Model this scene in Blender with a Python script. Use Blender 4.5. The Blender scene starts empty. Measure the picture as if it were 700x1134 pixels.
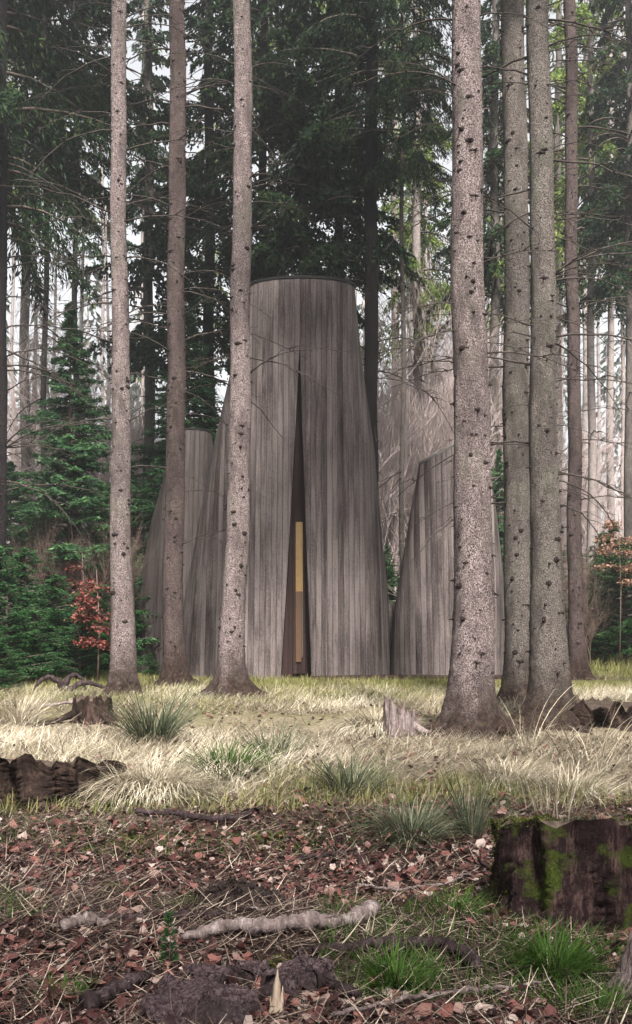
import bpy, math, random
import numpy as np
from mathutils import Vector, Matrix
R = math.radians
rng = np.random.default_rng(7)
random.seed(7)
scn = bpy.context.scene
COL = scn.collection

# ------------------------------------------------------------------ camera, sky, sun, exposure
F, UH, VH, CZ = 1100.0, 350.0, 700.0, 1.2
cd = bpy.data.cameras.new('camera'); cam = bpy.data.objects.new('camera', cd); COL.objects.link(cam)
cd.sensor_fit = 'VERTICAL'; cd.sensor_height = 36; cd.sensor_width = 36
cd.lens = F / 1134 * 36
cd.shift_y = (VH - 567) / 1134
cd.clip_start = 0.05; cd.clip_end = 1000
cam.location = (0, 0, CZ); cam.rotation_euler = (R(90), 0, 0)
scn.camera = cam

SUN_EL, SUN_AZ = 50, 168          # azimuth clockwise from +Y
w = bpy.data.worlds.new('World'); scn.world = w; w.use_nodes = True
nt = w.node_tree; bg = nt.nodes['Background']
sky = nt.nodes.new('ShaderNodeTexSky'); sky.sky_type = 'NISHITA'; sky.sun_disc = False
sky.sun_elevation = R(SUN_EL); sky.sun_rotation = R(SUN_AZ); sky.dust_density = 4.0; sky.air_density = 1.0
hs = nt.nodes.new('ShaderNodeHueSaturation'); hs.inputs['Saturation'].default_value = 0.12
nt.links.new(sky.outputs[0], hs.inputs['Color']); nt.links.new(hs.outputs[0], bg.inputs['Color'])
bg.inputs['Strength'].default_value = 0.08
sd = bpy.data.lights.new('sun', 'SUN'); sun = bpy.data.objects.new('sun', sd); COL.objects.link(sun)
sd.energy = 4.9; sd.angle = R(7); sd.color = (1, 0.95, 0.88)
sv = Vector((math.sin(R(SUN_AZ)) * math.cos(R(SUN_EL)), math.cos(R(SUN_AZ)) * math.cos(R(SUN_EL)), math.sin(R(SUN_EL))))
sun.rotation_euler = sv.to_track_quat('Z', 'Y').to_euler(); sun.location = (0, 0, 40)
scn.view_settings.view_transform = 'Standard'; scn.view_settings.look = 'None'
scn.view_settings.gamma = 1; scn.view_settings.use_curve_mapping = False
scn.view_settings.exposure = 2.15
HAZE = 0.0032

# ------------------------------------------------------------------ helpers
_k = rng.normal(size=(14, 2)); _k = _k / np.linalg.norm(_k, axis=1)[:, None]
_f = np.array([.5, .8, 1.1, 1.6, 2.1, 2.9, 3.7, 5, 6.4, 8, 11, 14, 18, 23.]); _p = rng.uniform(0, 6.28, 14)
def bumps(x, y):
    x = np.asarray(x, float); y = np.asarray(y, float); s = 0
    for i in range(14):
        s = s + np.sin((x * _k[i, 0] + y * _k[i, 1]) * _f[i] + _p[i]) / (_f[i] ** 0.85)
    return s
def zg(x, y):
    x = np.asarray(x, float); y = np.asarray(y, float)
    base = np.interp(y, [-130, -10, 5, 10, 15.3, 19.5, 25, 40, 80, 140], [0, 0, 0, .15, .43, .44, .75, 1.15, 2.2, 4.5])
    amp = np.interp(y, [0, 3, 12, 15, 20, 30, 60], [.03, .028, .03, .008, .008, .05, .1])
    m = 0.22 * np.exp(-(((x - 4.0) / 1.0) ** 2 + ((y - 12.0) / 1.0) ** 2))
    m = m + 0.13 * np.exp(-(((x - .75) / .45) ** 2 + ((y - 11.1) / .4) ** 2))
    return base + amp * bumps(x, y) + m
def gY(u, v):
    lo, hi = 2.0, 90.0
    for _ in range(50):
        m = (lo + hi) / 2
        if float(zg((u - UH) / F * m, m)) < CZ - (v - VH) / F * m: lo = m
        else: hi = m
    return lo
def G(u, v):
    Y = gY(u, v); x = (u - UH) / F * Y
    return np.array([x, Y, float(zg(x, Y))])
def PX(u, v, Y): return np.array([(u - UH) / F * Y, Y, CZ - (v - VH) / F * Y])

class MB:
    def __init__(s): s.V = []; s.Q = []; s.T = []; s.qm = []; s.tm = []; s.n = 0; s.uv = None
    def add(s, V, Q=None, T=None, m=0):
        V = np.asarray(V, float).reshape(-1, 3)
        if Q is not None and len(Q): Q = np.asarray(Q, int).reshape(-1, 4) + s.n; s.Q.append(Q); s.qm.append(np.full(len(Q), m))
        if T is not None and len(T): T = np.asarray(T, int).reshape(-1, 3) + s.n; s.T.append(T); s.tm.append(np.full(len(T), m))
        s.V.append(V); s.n += len(V)
    def tube(s, P, r, n=6, m=0, cap=True, rough=0):
        P = np.asarray(P, float); k = len(P); r = np.broadcast_to(np.asarray(r, float), (k,))
        t = np.gradient(P, axis=0); t /= np.linalg.norm(t, axis=1)[:, None] + 1e-9
        a = np.array([0, 0, 1.]) if abs(t[0, 2]) < .8 else np.array([1., 0, 0])
        e1 = np.cross(t, a); e1 /= np.linalg.norm(e1, axis=1)[:, None] + 1e-9; e2 = np.cross(t, e1)
        th = np.arange(n) * 2 * math.pi / n
        rr = r[:, None, None] * (1 + (rng.normal(0, rough, (k, n, 1)) if rough else 0))
        V = P[:, None, :] + rr * (np.cos(th)[None, :, None] * e1[:, None, :] + np.sin(th)[None, :, None] * e2[:, None, :])
        i, j = np.meshgrid(np.arange(k - 1), np.arange(n), indexing='ij'); j2 = (j + 1) % n
        Q = np.stack([i * n + j, i * n + j2, (i + 1) * n + j2, (i + 1) * n + j], -1).reshape(-1, 4)
        V = V.reshape(-1, 3); T = None
        if cap:
            c = len(V); V = np.vstack([V, P[0], P[-1]]); jj = np.arange(n)
            T = np.vstack([np.stack([(jj + 1) % n, jj, np.full(n, c)], 1), np.stack([(k - 1) * n + jj, (k - 1) * n + (jj + 1) % n, np.full(n, c + 1)], 1)])
        s.add(V, Q, T, m)
    def grid(s, A, m=0, closed=False):
        A = np.asarray(A, float); a, b = A.shape[:2]
        i, j = np.meshgrid(np.arange(a - 1), np.arange(b if closed else b - 1), indexing='ij'); j2 = (j + 1) % b
        s.add(A.reshape(-1, 3), np.stack([i * b + j, i * b + j2, (i + 1) * b + j2, (i + 1) * b + j], -1).reshape(-1, 4), None, m)
    def box(s, x0, x1, y0, y1, z0, z1, m=0):
        V = [(x, y, z) for z in (z0, z1) for y in (y0, y1) for x in (x0, x1)]
        s.add(V, [(0, 2, 3, 1), (4, 5, 7, 6), (0, 1, 5, 4), (2, 6, 7, 3), (0, 4, 6, 2), (1, 3, 7, 5)], None, m)
    def build(s, name, mats, parent=None, smooth=True, loc=None):
        me = bpy.data.meshes.new(name)
        V = np.vstack(s.V); me.vertices.add(len(V)); me.vertices.foreach_set('co', V.astype(np.float32).ravel())
        Q = np.vstack(s.Q) if s.Q else np.zeros((0, 4), int); T = np.vstack(s.T) if s.T else np.zeros((0, 3), int)
        L = np.concatenate([Q.ravel(), T.ravel()]).astype(np.int32)
        st = np.concatenate([np.arange(len(Q)) * 4, len(Q) * 4 + np.arange(len(T)) * 3]).astype(np.int32)
        me.loops.add(len(L)); me.loops.foreach_set('vertex_index', L)
        me.polygons.add(len(st)); me.polygons.foreach_set('loop_start', st)
        mi = np.concatenate((s.qm if s.Q else []) + (s.tm if s.T else [])).astype(np.int32)
        me.polygons.foreach_set('material_index', mi)
        me.polygons.foreach_set('use_smooth', np.full(len(st), smooth))
        if s.uv is not None:
            ul = me.uv_layers.new(name='UVMap'); ul.data.foreach_set('uv', s.uv[L].astype(np.float32).ravel())
        me.update(calc_edges=True); me.validate()
        for m in (mats if isinstance(mats, (list, tuple)) else [mats]): me.materials.append(m)
        o = bpy.data.objects.new(name, me); COL.objects.link(o)
        if parent is not None: o.parent = parent
        if loc is not None: o.location = loc
        return o
def tag(o, label=None, cat=None, group=None, kind=None):
    if label: o['label'] = label
    if cat: o['category'] = cat
    if group: o['group'] = group
    if kind: o['kind'] = kind
    return o
def empty(name, loc, label, cat, group=None, rz=0):
    o = bpy.data.objects.new(name, None); COL.objects.link(o); o.location = tuple(map(float, loc)); o.rotation_euler.z = rz
    o.empty_display_size = .2
    return tag(o, label, cat, group)
def link_copy(src, parent, loc=None, rz=None, scale=None):
    c = src.copy(); COL.objects.link(c); c.parent = parent
    if loc is not None: c.location = tuple(map(float, loc))
    if rz is not None: c.rotation_euler = (0, 0, rz)
    if scale is not None: c.scale = scale if isinstance(scale, tuple) else (scale,) * 3
    return c

# ------------------------------------------------------------------ materials
def mat(name):
    m = bpy.data.materials.new(name); m.use_nodes = True; nt = m.node_tree
    return m, nt, nt.nodes['Principled BSDF']
def N(nt, t, **kw):
    n = nt.nodes.new(t)
    for k, v in kw.items():
        if hasattr(n, k) and not k[0].isupper(): setattr(n, k, v)
        else: n.inputs[k.replace('_', ' ')].default_value = v
    return n
def ramp(nt, fac, stops, interp='LINEAR'):
    r = nt.nodes.new('ShaderNodeValToRGB'); r.color_ramp.interpolation = interp
    e = r.color_ramp.elements
    while len(e) < len(stops): e.new(0.5)
    for el, (p, c) in zip(e, stops): el.position = p; el.color = (*c, 1) if len(c) == 3 else c
    if fac is not None: nt.links.new(fac, r.inputs[0])
    return r.outputs[0]
def mapping(nt, out, scale):
    m = nt.nodes.new('ShaderNodeMapping'); m.inputs['Scale'].default_value = scale
    nt.links.new(out, m.inputs[0]); return m.outputs[0]
def noise(nt, vec, sc, det=4, rough=.6, dist=0):
    n = nt.nodes.new('ShaderNodeTexNoise'); n.inputs['Scale'].default_value = sc; n.inputs['Detail'].default_value = det
    n.inputs['Roughness'].default_value = rough; n.inputs['Distortion'].default_value = dist
    if vec is not None: nt.links.new(vec, n.inputs['Vector'])
    return n.outputs['Fac']
def mix(nt, f, a, b, bt='MIX'):
    m = nt.nodes.new('ShaderNodeMix'); m.data_type = 'RGBA'; m.blend_type = bt
    for i, x in ((0, f), (6, a), (7, b)):
        if isinstance(x, (int, float)): m.inputs[i].default_value = x
        elif isinstance(x, tuple): m.inputs[i].default_value = (*x, 1)
        else: nt.links.new(x, m.inputs[i])
    return m.outputs[2]
def math_(nt, op, a, b=0, c=None, clamp=False):
    m = nt.nodes.new('ShaderNodeMath'); m.operation = op; m.use_clamp = clamp
    for i, x in enumerate((a, b, c)):
        if x is None: continue
        if isinstance(x, (int, float)): m.inputs[i].default_value = x
        else: nt.links.new(x, m.inputs[i])
    return m.outputs[0]
def bump(nt, bs, h, dist, strength=1):
    b = nt.nodes.new('ShaderNodeBump'); b.inputs['Distance'].default_value = dist; b.inputs['Strength'].default_value = strength
    nt.links.new(h, b.inputs['Height']); nt.links.new(b.outputs[0], bs.inputs['Normal'])
def bark(name, light, mid, dark, sc=62, foot=True):
    m, nt, bs = mat(name); L = nt.links
    tc = nt.nodes.new('ShaderNodeTexCoord'); o = tc.outputs['Object']
    v = nt.nodes.new('ShaderNodeTexVoronoi'); v.feature = 'DISTANCE_TO_EDGE'; v.inputs['Scale'].default_value = sc; v.inputs['Randomness'].default_value = 1
    wob = noise(nt, o, sc * .8, 2)
    L.new(mapping(nt, o, (1, 1, .75)), v.inputs['Vector'])
    v2 = nt.nodes.new('ShaderNodeTexVoronoi'); v2.inputs['Scale'].default_value = sc; L.new(mapping(nt, o, (1, 1, .75)), v2.inputs['Vector'])
    n1 = noise(nt, mapping(nt, o, (1, 1, .8)), 78, 6, .72, .5); n2 = noise(nt, mapping(nt, o, (1, 1, .35)), 4.5, 5, .65)
    e = math_(nt, 'ADD', math_(nt, 'MULTIPLY', v.outputs['Distance'], .75), math_(nt, 'MULTIPLY_ADD', n1, 2.6, -1.12))
    c = ramp(nt, e, [(.04, dark), (.2, mid), (.5, light)])
    c = mix(nt, math_(nt, 'MULTIPLY', v2.outputs['Color'], .35), c, mid)
    pl = nt.nodes.new('ShaderNodeTexVoronoi'); pl.inputs['Scale'].default_value = 21; L.new(mapping(nt, o, (1, 1, .6)), pl.inputs['Vector'])
    c = mix(nt, ramp(nt, pl.outputs['Color'], [(.25, (0, 0, 0)), (.8, (.75, .75, .75))]), c, mix(nt, .55, c, mid))
    li = ramp(nt, noise(nt, mapping(nt, o, (1, 1, .5)), 2.6, 5, .7), [(.52, (0, 0, 0)), (.66, (.55, .55, .55))])
    c = mix(nt, li, c, (mid[0] * .95, mid[1] * 1.25, mid[2] * .95))
    c2 = mix(nt, ramp(nt, n2, [(.44, (0, 0, 0)), (.62, (1, 1, 1))]), c, mix(nt, .6, c, (mid[0] * .35, mid[1] * .35, mid[2] * .35)))
    # soil, needles and moss thrown up over the foot of the trunk
    sx = nt.nodes.new('ShaderNodeSeparateXYZ'); L.new(o, sx.inputs[0])
    hz = math_(nt, 'ADD', sx.outputs['Z'], math_(nt, 'MULTIPLY_ADD', noise(nt, o, 7, 4), -.9, .45))
    f = ramp(nt, hz, [(.12, (1, 1, 1)), (.75, (0, 0, 0))])
    c3 = mix(nt, math_(nt, 'MULTIPLY', f, .92 if foot else 0.), c2, ramp(nt, noise(nt, o, 22, 5, .7), [(.35, (.006, .004, .004)), (.55, (.035, .022, .018)), (.75, (.075, .06, .03))]))
    L.new(c3, bs.inputs['Base Color']); bs.inputs['Roughness'].default_value = .9; bs.inputs['Specular IOR Level'].default_value = .04
    bump(nt, bs, math_(nt, 'ADD', e, math_(nt, 'MULTIPLY', pl.outputs['Distance'], .9)), .016, 1)
    return m
M = {}
M['bark'] = bark('spruce_bark', (.35, .29, .285), (.105, .08, .078), (.008, .006, .006))
M['bark_grey'] = bark('grey_spruce_bark', (.21, .185, .17), (.085, .072, .065), (.01, .008, .007))
M['bark_brown'] = bark('brown_spruce_bark', (.15, .115, .11), (.055, .04, .038), (.008, .006, .006))
M['bark_dark'] = bark('dark_spruce_bark', (.03, .025, .026), (.014, .011, .012), (.004, .003, .003))  # near-black tone puts the shade under the crowns into the trunk colour
def simple(name, stops, sc, rough=.9, bmp=.004, scale3=(1, 1, 1), spec=.05):
    m, nt, bs = mat(name); tc = nt.nodes.new('ShaderNodeTexCoord')
    n = noise(nt, mapping(nt, tc.outputs['Object'], scale3), sc, 6, .68)
    nt.links.new(ramp(nt, n, stops), bs.inputs['Base Color']); bs.inputs['Roughness'].default_value = rough
    bs.inputs['Specular IOR Level'].default_value = spec
    if bmp: bump(nt, bs, n, bmp)
    return m
M['knot'] = simple('branch_knot', [(.3, (.004, .003, .003)), (.7, (.028, .02, .019))], 60)
M['deadwood'] = simple('dead_branch_wood', [(.3, (.01, .008, .007)), (.7, (.055, .045, .04))], 30, bmp=0)
M['twig'] = simple('bare_twig_wood', [(.3, (.24, .19, .18)), (.7, (.46, .385, .37))], 8, bmp=0)
M['twig_brown'] = simple('brown_twig_wood', [(.3, (0.054, 0.036, 0.030)), (.7, (0.144, 0.102, 0.087))], 8, bmp=0)
M['limb'] = simple('limb_wood', [(.3, (.03, .023, .02)), (.7, (.09, .07, .06))], 20, bmp=0)
M['palewood'] = simple('pale_trunk_wood', [(.3, (.1, .085, .08)), (.7, (.22, .19, .18))], 14, bmp=.01)  # pale colour stands in for part of the haze fade on far trunks
M['birch'] = simple('birch_bark', [(.35, (0.048, 0.042, 0.039)), (.45, (0.330, 0.312, 0.300)), (.8, (0.420, 0.402, 0.384))], 6, bmp=0, scale3=(1, 1, 3))
def leafmat(name, stops, trans=.35, rough=.6, interp='LINEAR', patch=None):
    m, nt, bs = mat(name); g = nt.nodes.new('ShaderNodeNewGeometry'); L = nt.links
    tc = nt.nodes.new('ShaderNodeTexCoord')
    r = g.outputs['Random Per Island']
    if patch:
        r = math_(nt, 'ADD', math_(nt, 'MULTIPLY', r, .55), math_(nt, 'MULTIPLY_ADD', noise(nt, tc.outputs['Object'], patch, 3), 1.1, -.32), clamp=True)
    c = ramp(nt, r, stops, interp)
    L.new(c, bs.inputs['Base Color']); bs.inputs['Roughness'].default_value = rough; bs.inputs['Specular IOR Level'].default_value = .08
    if trans:
        t = nt.nodes.new('ShaderNodeBsdfTranslucent'); L.new(c, t.inputs[0])
        ms = nt.nodes.new('ShaderNodeMixShader'); ms.inputs[0].default_value = trans
        L.new(bs.outputs[0], ms.inputs[1]); L.new(t.outputs[0], ms.inputs[2])
        L.new(ms.outputs[0], nt.nodes['Material Output'].inputs['Surface'])
    return m
M['needles'] = leafmat('spruce_needles', [(0, (.003, .008, .005)), (.5, (.009, .022, .01)), (.85, (.032, .055, .015)), (1, (.1, .115, .03))], patch=.7)
M['needles_light'] = leafmat('light_spruce_needles', [(0, (.02, .045, .014)), (.4, (.075, .12, .03)), (.8, (.19, .235, .06)), (1, (.34, .35, .12))], trans=.5, patch=.7)
M['needles_young'] = leafmat('young_spruce_needles', [(0, (0.0043, 0.0130, 0.0058)), (.45, (0.0144, 0.0475, 0.0158)), (.8, (0.0360, 0.0936, 0.0252)), (1, (0.0936, 0.1584, 0.0504))], patch=1.2)
M['leaf_red'] = leafmat('russet_beech_leaves', [(0, (.03, .008, .007)), (.5, (.1, .026, .022)), (1, (.2, .075, .06))], trans=.3)
M['leaf_orange'] = leafmat('brown_beech_leaves', [(0, (0.084, 0.036, 0.024)), (.5, (0.192, 0.102, 0.066)), (1, (0.300, 0.198, 0.144))], trans=.3)
M['needles_cone'] = leafmat('sunlit_young_spruce_needles', [(0, (.007, .02, .011)), (.4, (.024, .06, .028)), (.78, (.058, .125, .048)), (1, (.13, .21, .08))], patch=1.2)  # brighter green for the tall cones, raised because crowns shade them
M['litter'] = leafmat('fallen_leaves', [(0, (.008, .004, .004)), (.3, (.034, .014, .013)), (.58, (.065, .028, .026)), (.75, (.12, .05, .042)), (.87, (.14, .092, .08)), (1, (.26, .21, .19))], trans=.1, rough=.4)
M['straw'] = leafmat('dry_straw', [(0, (.03, .022, .014)), (.3, (.13, .105, .07)), (.62, (.34, .3, .225)), (1, (.62, .57, .47))], trans=.2, patch=1.3)
M['straw_green'] = leafmat('yellow_green_grass', [(0, (.025, .035, .01)), (.35, (.08, .09, .025)), (.65, (.19, .175, .07)), (1, (.36, .31, .19))], trans=.25, patch=1.1)
M['grass'] = leafmat('fresh_grass', [(0, (0.0105, 0.0273, 0.0043)), (.5, (0.0254, 0.0583, 0.0087)), (1, (0.0515, 0.0924, 0.0174))], trans=.35)
M['rush'] = leafmat('grey_green_rush', [(0, (0.020, 0.033, 0.018)), (.5, (0.050, 0.065, 0.037)), (.8, (0.100, 0.100, 0.065)), (1, (0.210, 0.180, 0.125))], trans=.25)
M['moss'] = leafmat('moss', [(0, (0.0099, 0.0149, 0.0028)), (.5, (0.0281, 0.0363, 0.0050)), (1, (0.0792, 0.0858, 0.0132))], trans=.2)
M['twiglitter'] = leafmat('twig_litter', [(0, (.006, .004, .004)), (.5, (.03, .019, .016)), (.82, (.11, .08, .065)), (1, (.3, .25, .2))], trans=0)

# weathered vertical cladding (UV in metres: u round the wall, v up)
def boards(name, light, mid, dark, bw=.115):
    m, nt, bs = mat(name); L = nt.links; uv = nt.nodes.new('ShaderNodeUVMap').outputs[0]
    sx = nt.nodes.new('ShaderNodeSeparateXYZ'); L.new(uv, sx.inputs[0]); u, v = sx.outputs[0], sx.outputs[1]
    t = math_(nt, 'DIVIDE', u, bw); idx = math_(nt, 'FLOOR', t); fr = math_(nt, 'FRACT', t)
    wn = nt.nodes.new('ShaderNodeTexWhiteNoise'); wn.noise_dimensions = '1D'; L.new(idx, wn.inputs['W'])
    edge = math_(nt, 'ABSOLUTE', math_(nt, 'SUBTRACT', fr, .5))
    # slatted relief inside a board every fourth of its width
    gr = ramp(nt, edge, [(.42, (0, 0, 0)), (.475, (1, 1, 1))])
    cb = nt.nodes.new('ShaderNodeCombineXYZ'); L.new(u, cb.inputs[0]); L.new(v, cb.inputs[1]); L.new(math_(nt, 'MULTIPLY', wn.outputs['Value'], 7), cb.inputs[2])
    grain = noise(nt, mapping(nt, cb.outputs[0], (75, 1.6, 1)), 1, 5, .7)
    fine = noise(nt, mapping(nt, cb.outputs[0], (60, 26, 1)), 1, 5, .8)
    streak = noise(nt, mapping(nt, cb.outputs[0], (9, .5, 1)), 1, 6, .7, .4)
    blot = noise(nt, mapping(nt, cb.outputs[0], (1.3, .8, .2)), 1, 4, .6)
    s = math_(nt, 'ADD', math_(nt, 'MULTIPLY', grain, .3), math_(nt, 'MULTIPLY', streak, .5))
    s = math_(nt, 'ADD', s, math_(nt, 'MULTIPLY', fine, .42)); s = math_(nt, 'ADD', s, math_(nt, 'MULTIPLY', blot, .3))
    s = math_(nt, 'ADD', s, math_(nt, 'MULTIPLY_ADD', wn.outputs['Value'], .09, -.31))
    c = ramp(nt, s, [(.3, dark), (.43, mid), (.58, light)])
    c = mix(nt, math_(nt, 'MULTIPLY', gr, .7), c, (.02, .016, .016))
    L.new(c, bs.inputs['Base Color']); bs.inputs['Roughness'].default_value = .85; bs.inputs['Specular IOR Level'].default_value = .06
    bump(nt, bs, math_(nt, 'SUBTRACT', math_(nt, 'MULTIPLY', s, .5), gr), .006, .8)
    return m
M['boards'] = boards('weathered_cladding', (.11, .092, .088), (.036, .0285, .0275), (.005, .0038, .0038), .095)
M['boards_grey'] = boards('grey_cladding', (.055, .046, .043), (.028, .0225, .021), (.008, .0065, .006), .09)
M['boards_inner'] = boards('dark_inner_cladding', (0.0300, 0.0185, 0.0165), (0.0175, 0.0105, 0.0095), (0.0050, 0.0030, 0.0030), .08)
def plain(name, col, rough=.5, metal=0, emit=0):
    m, nt, bs = mat(name); tc = nt.nodes.new('ShaderNodeTexCoord')
    n = noise(nt, tc.outputs['Object'], 9, 4); nt.links.new(ramp(nt, n, [(.3, tuple(c * .75 for c in col)), (.7, col)]), bs.inputs['Base Color'])
    bs.inputs['Roughness'].default_value = rough; bs.inputs['Metallic'].default_value = metal; bs.inputs['Specular IOR Level'].default_value = .12
    if emit: bs.inputs['Emission Color'].default_value = (*col, 1); bs.inputs['Emission Strength'].default_value = emit
    return m
M['metal'] = plain('dark_metal_edge', (.012, .012, .011), .5, 0)
M['coping'] = plain('pale_metal_coping', (.13, .125, .12), .45, .3)
M['gold'] = plain('warm_lit_pane', (.17, .105, .036), .35, 0, .05)
M['amber'] = plain('amber_lower_pane', (.06, .03, .014), .5, 0, .02)  # lower pane coloured darker so the inside glow fades downwards
M['steel'] = plain('brushed_steel', (.05, .038, .03), .5, 0)

# ground
def ground_mat():
    m, nt, bs = mat('forest_ground'); L = nt.links
    g = nt.nodes.new('ShaderNodeNewGeometry').outputs['Position']
    sx = nt.nodes.new('ShaderNodeSeparateXYZ'); L.new(g, sx.inputs[0])
    n1 = noise(nt, g, .9, 5, .6); n2 = noise(nt, g, 9, 8, .75); n3 = noise(nt, g, 45, 6, .8)
    y = math_(nt, 'ADD', sx.outputs[1], math_(nt, 'MULTIPLY_ADD', n1, 5, -2.5))
    lit = ramp(nt, math_(nt, 'MULTIPLY_ADD', n2, .5, math_(nt, 'MULTIPLY', n3, .5)), [(.35, (.004, .003, .003)), (.52, (.03, .018, .015)), (.66, (.11, .075, .06))])
    straw = ramp(nt, math_(nt, 'MULTIPLY_ADD', n2, .4, math_(nt, 'MULTIPLY', n3, .6)), [(.3, (0.050, 0.035, 0.020)), (.48, (0.150, 0.125, 0.085)), (.65, (0.260, 0.230, 0.180))])
    moss = ramp(nt, math_(nt, 'MULTIPLY_ADD', n2, .6, math_(nt, 'MULTIPLY', n3, .4)), [(.35, (0.025, 0.028, 0.010)), (.5, (0.085, 0.085, 0.030)), (.66, (0.200, 0.175, 0.095))])
    far = ramp(nt, n2, [(.35, (0.030, 0.022, 0.015)), (.55, (0.065, 0.060, 0.025)), (.7, (0.150, 0.125, 0.080))])
    def f(a, b): return ramp(nt, math_(nt, 'DIVIDE', math_(nt, 'SUBTRACT', y, a), b - a, clamp=True), [(0, (0, 0, 0)), (1, (1, 1, 1))])
    c = mix(nt, f(5.6, 7.2), lit, straw); c = mix(nt, f(10.5, 13), c, moss); c = mix(nt, f(18.5, 22), c, far)
    L.new(c, bs.inputs['Base Color']); bs.inputs['Roughness'].default_value = .95; bs.inputs['Specular IOR Level'].default_value = .02
    bump(nt, bs, math_(nt, 'ADD', n2, math_(nt, 'MULTIPLY', n3, .5)), .05, 1)
    return m
M['ground'] = ground_mat()
ys = np.concatenate([np.linspace(-125, 1, 40), np.arange(1.4, 20, .055), np.geomspace(20, 125, 70)])
xs = np.concatenate([-np.geomspace(125, 6.5, 40), np.arange(-6.4, 6.41, .07), np.geomspace(6.5, 125, 40)])
XX, YY = np.meshgrid(xs, ys)
b = MB(); b.grid(np.stack([XX, YY, zg(XX, YY)], -1)); tag(b.build('ground', M['ground']), kind='structure')

# ------------------------------------------------------------------ the timber chapel
bl = empty('timber_chapel', (0, 17.5, .43), 'windowless chapel of grey-brown vertical boards with tapering towers and a tall narrow slit entrance', 'chapel')
BO = np.array([0, 17.5, .43])
def tower(name, Yc, left, right, vtop, ryf, m, nz=60, na=96, slit=None, ztopf=None, bot=-.3):
    """left/right: [(v,u)] silhouette tables read at distance Yc; ryf(z)->depth radius"""
    ztop = CZ - (vtop - VH) / F * Yc
    zs = np.linspace(.43 + bot, ztop, nz)
    rows = []; U = []
    lv, lu = zip(*sorted(left)); rv, ru = zip(*sorted(right))
    info = []
    for z in zs:
        v = VH - (z - CZ) * F / Yc
        xl = (np.interp(v, lv, lu) - UH) / F * Yc; xr = (np.interp(v, rv, ru) - UH) / F * Yc
        cx, rx = (xl + xr) / 2, (xr - xl) / 2; ry = ryf((z - zs[0]) / (ztop - zs[0]))
        a0, a1 = -math.pi / 2, 1.5 * math.pi
        xs0 = None
        if slit is not None:
            Yf = Yc - ry; vf = VH - (z - CZ) * F / Yf
            (va, ua), (vb, ul, ur) = slit
            k = max(0., (vf - va) / (vb - va)); k = min(k, 1.06)
            k2 = k ** 1.12
            xa = (ua + (ul - ua) * k2 - UH) / F * Yf; xb = (ua + (ur - ua) * k2 - UH) / F * Yf
            a0 = -math.acos(np.clip((xb - cx) / rx, -1, 1)); a1 = 2 * math.pi - math.acos(np.clip((xa - cx) / rx, -1, 1))
            info.append((z, xa, Yc + ry * math.sin(a1), xb, Yc + ry * math.sin(a0)))
        th = np.linspace(a0, a1, na)
        x = cx + rx * np.cos(th); y = Yc + ry * np.sin(th)
        zz = np.full(na, z)
        if ztopf is not None:
            zz = np.minimum(zz, ztopf(x, y))
        ds = np.concatenate([[0], np.cumsum(np.hypot(np.diff(x), np.diff(y)))])
        # arc length measured both ways from the front, so that boards stand vertical there
        dm = np.maximum(np.abs(np.diff(x)), np.abs(np.diff(y))); ds = np.concatenate([[0], np.cumsum(dm)]); hf = len(ds) // 2
        u = np.where(np.arange(len(ds)) < hf, x[0] + ds, x[-1] + ds - ds[-1])
        rows.append(np.stack([x, y, zz], -1)); U.append(np.stack([u, zz], -1))
    A = np.array(rows); U = np.array(U)
    b = MB(); b.grid(A - BO); b.uv = U.reshape(-1, 2)
    o = b.build(name, m, bl)
    return o, A, info
# main tower
mt, MA, slit_info = tower('main_tower_wall', 18.3,
    [(300, 277), (317, 277), (360, 268), (410, 256), (489, 238), (570, 222), (653, 207), (760, 190)],
    [(300, 392), (322, 393), (401, 401), (502, 415), (573, 421), (671, 431), (760, 437)], 318,
    lambda k: 1.95 * (1 - k) + .5 * k, M['boards'], slit=((373, 332), (750, 311, 345)))
def cap(A, name, m, rise=.0, inset=0):
    top = A[-1]; c = top.mean(0); b = MB(); n = len(top)
    V = np.vstack([top, c + [0, 0, rise]]) - BO
    b.add(V, None, [(i, (i + 1) % n, n) for i in range(n)]); return b.build(name, m, bl, smooth=False)
cap(MA, 'roof', M['metal'])
def rim(A, name, m, h=.035, off=.02):
    top = A[-1]; c = top.mean(0); d = top - c; d[:, 2] = 0; d /= np.linalg.norm(d, axis=1)[:, None]
    prof = [(-.02, -.012), (off, -.012), (off, h), (-.04, h), (-.04, -.012)]
    G_ = np.array([top + d * a + np.array([0, 0, z]) for a, z in prof]) - BO
    b = MB(); b.grid(G_, closed=True); return b.build(name, m, bl, smooth=False)
rim(MA, 'roof_edge', M['metal'])
# slit: reveals and inner wall (0.45 m behind the face)
sl = [s for s in slit_info if s[3] - s[1] > .004]
dep = .42
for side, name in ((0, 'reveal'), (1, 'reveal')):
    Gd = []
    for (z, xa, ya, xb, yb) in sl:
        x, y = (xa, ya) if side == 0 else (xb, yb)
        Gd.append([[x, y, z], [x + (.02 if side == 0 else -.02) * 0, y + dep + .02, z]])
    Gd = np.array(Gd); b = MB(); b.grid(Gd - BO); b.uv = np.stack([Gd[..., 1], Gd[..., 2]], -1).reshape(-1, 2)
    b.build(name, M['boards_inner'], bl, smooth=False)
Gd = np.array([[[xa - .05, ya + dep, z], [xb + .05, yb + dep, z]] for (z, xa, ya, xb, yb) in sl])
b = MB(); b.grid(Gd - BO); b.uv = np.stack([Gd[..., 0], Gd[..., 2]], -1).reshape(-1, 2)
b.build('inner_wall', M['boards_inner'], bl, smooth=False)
def yslit(v, off):          # distance of the inner wall at image height v
    best = min(sl, key=lambda s: abs(VH - (s[0] - CZ) * F / (s[2] + dep + off) - v)); return best[2] + dep + off
door = None
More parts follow.
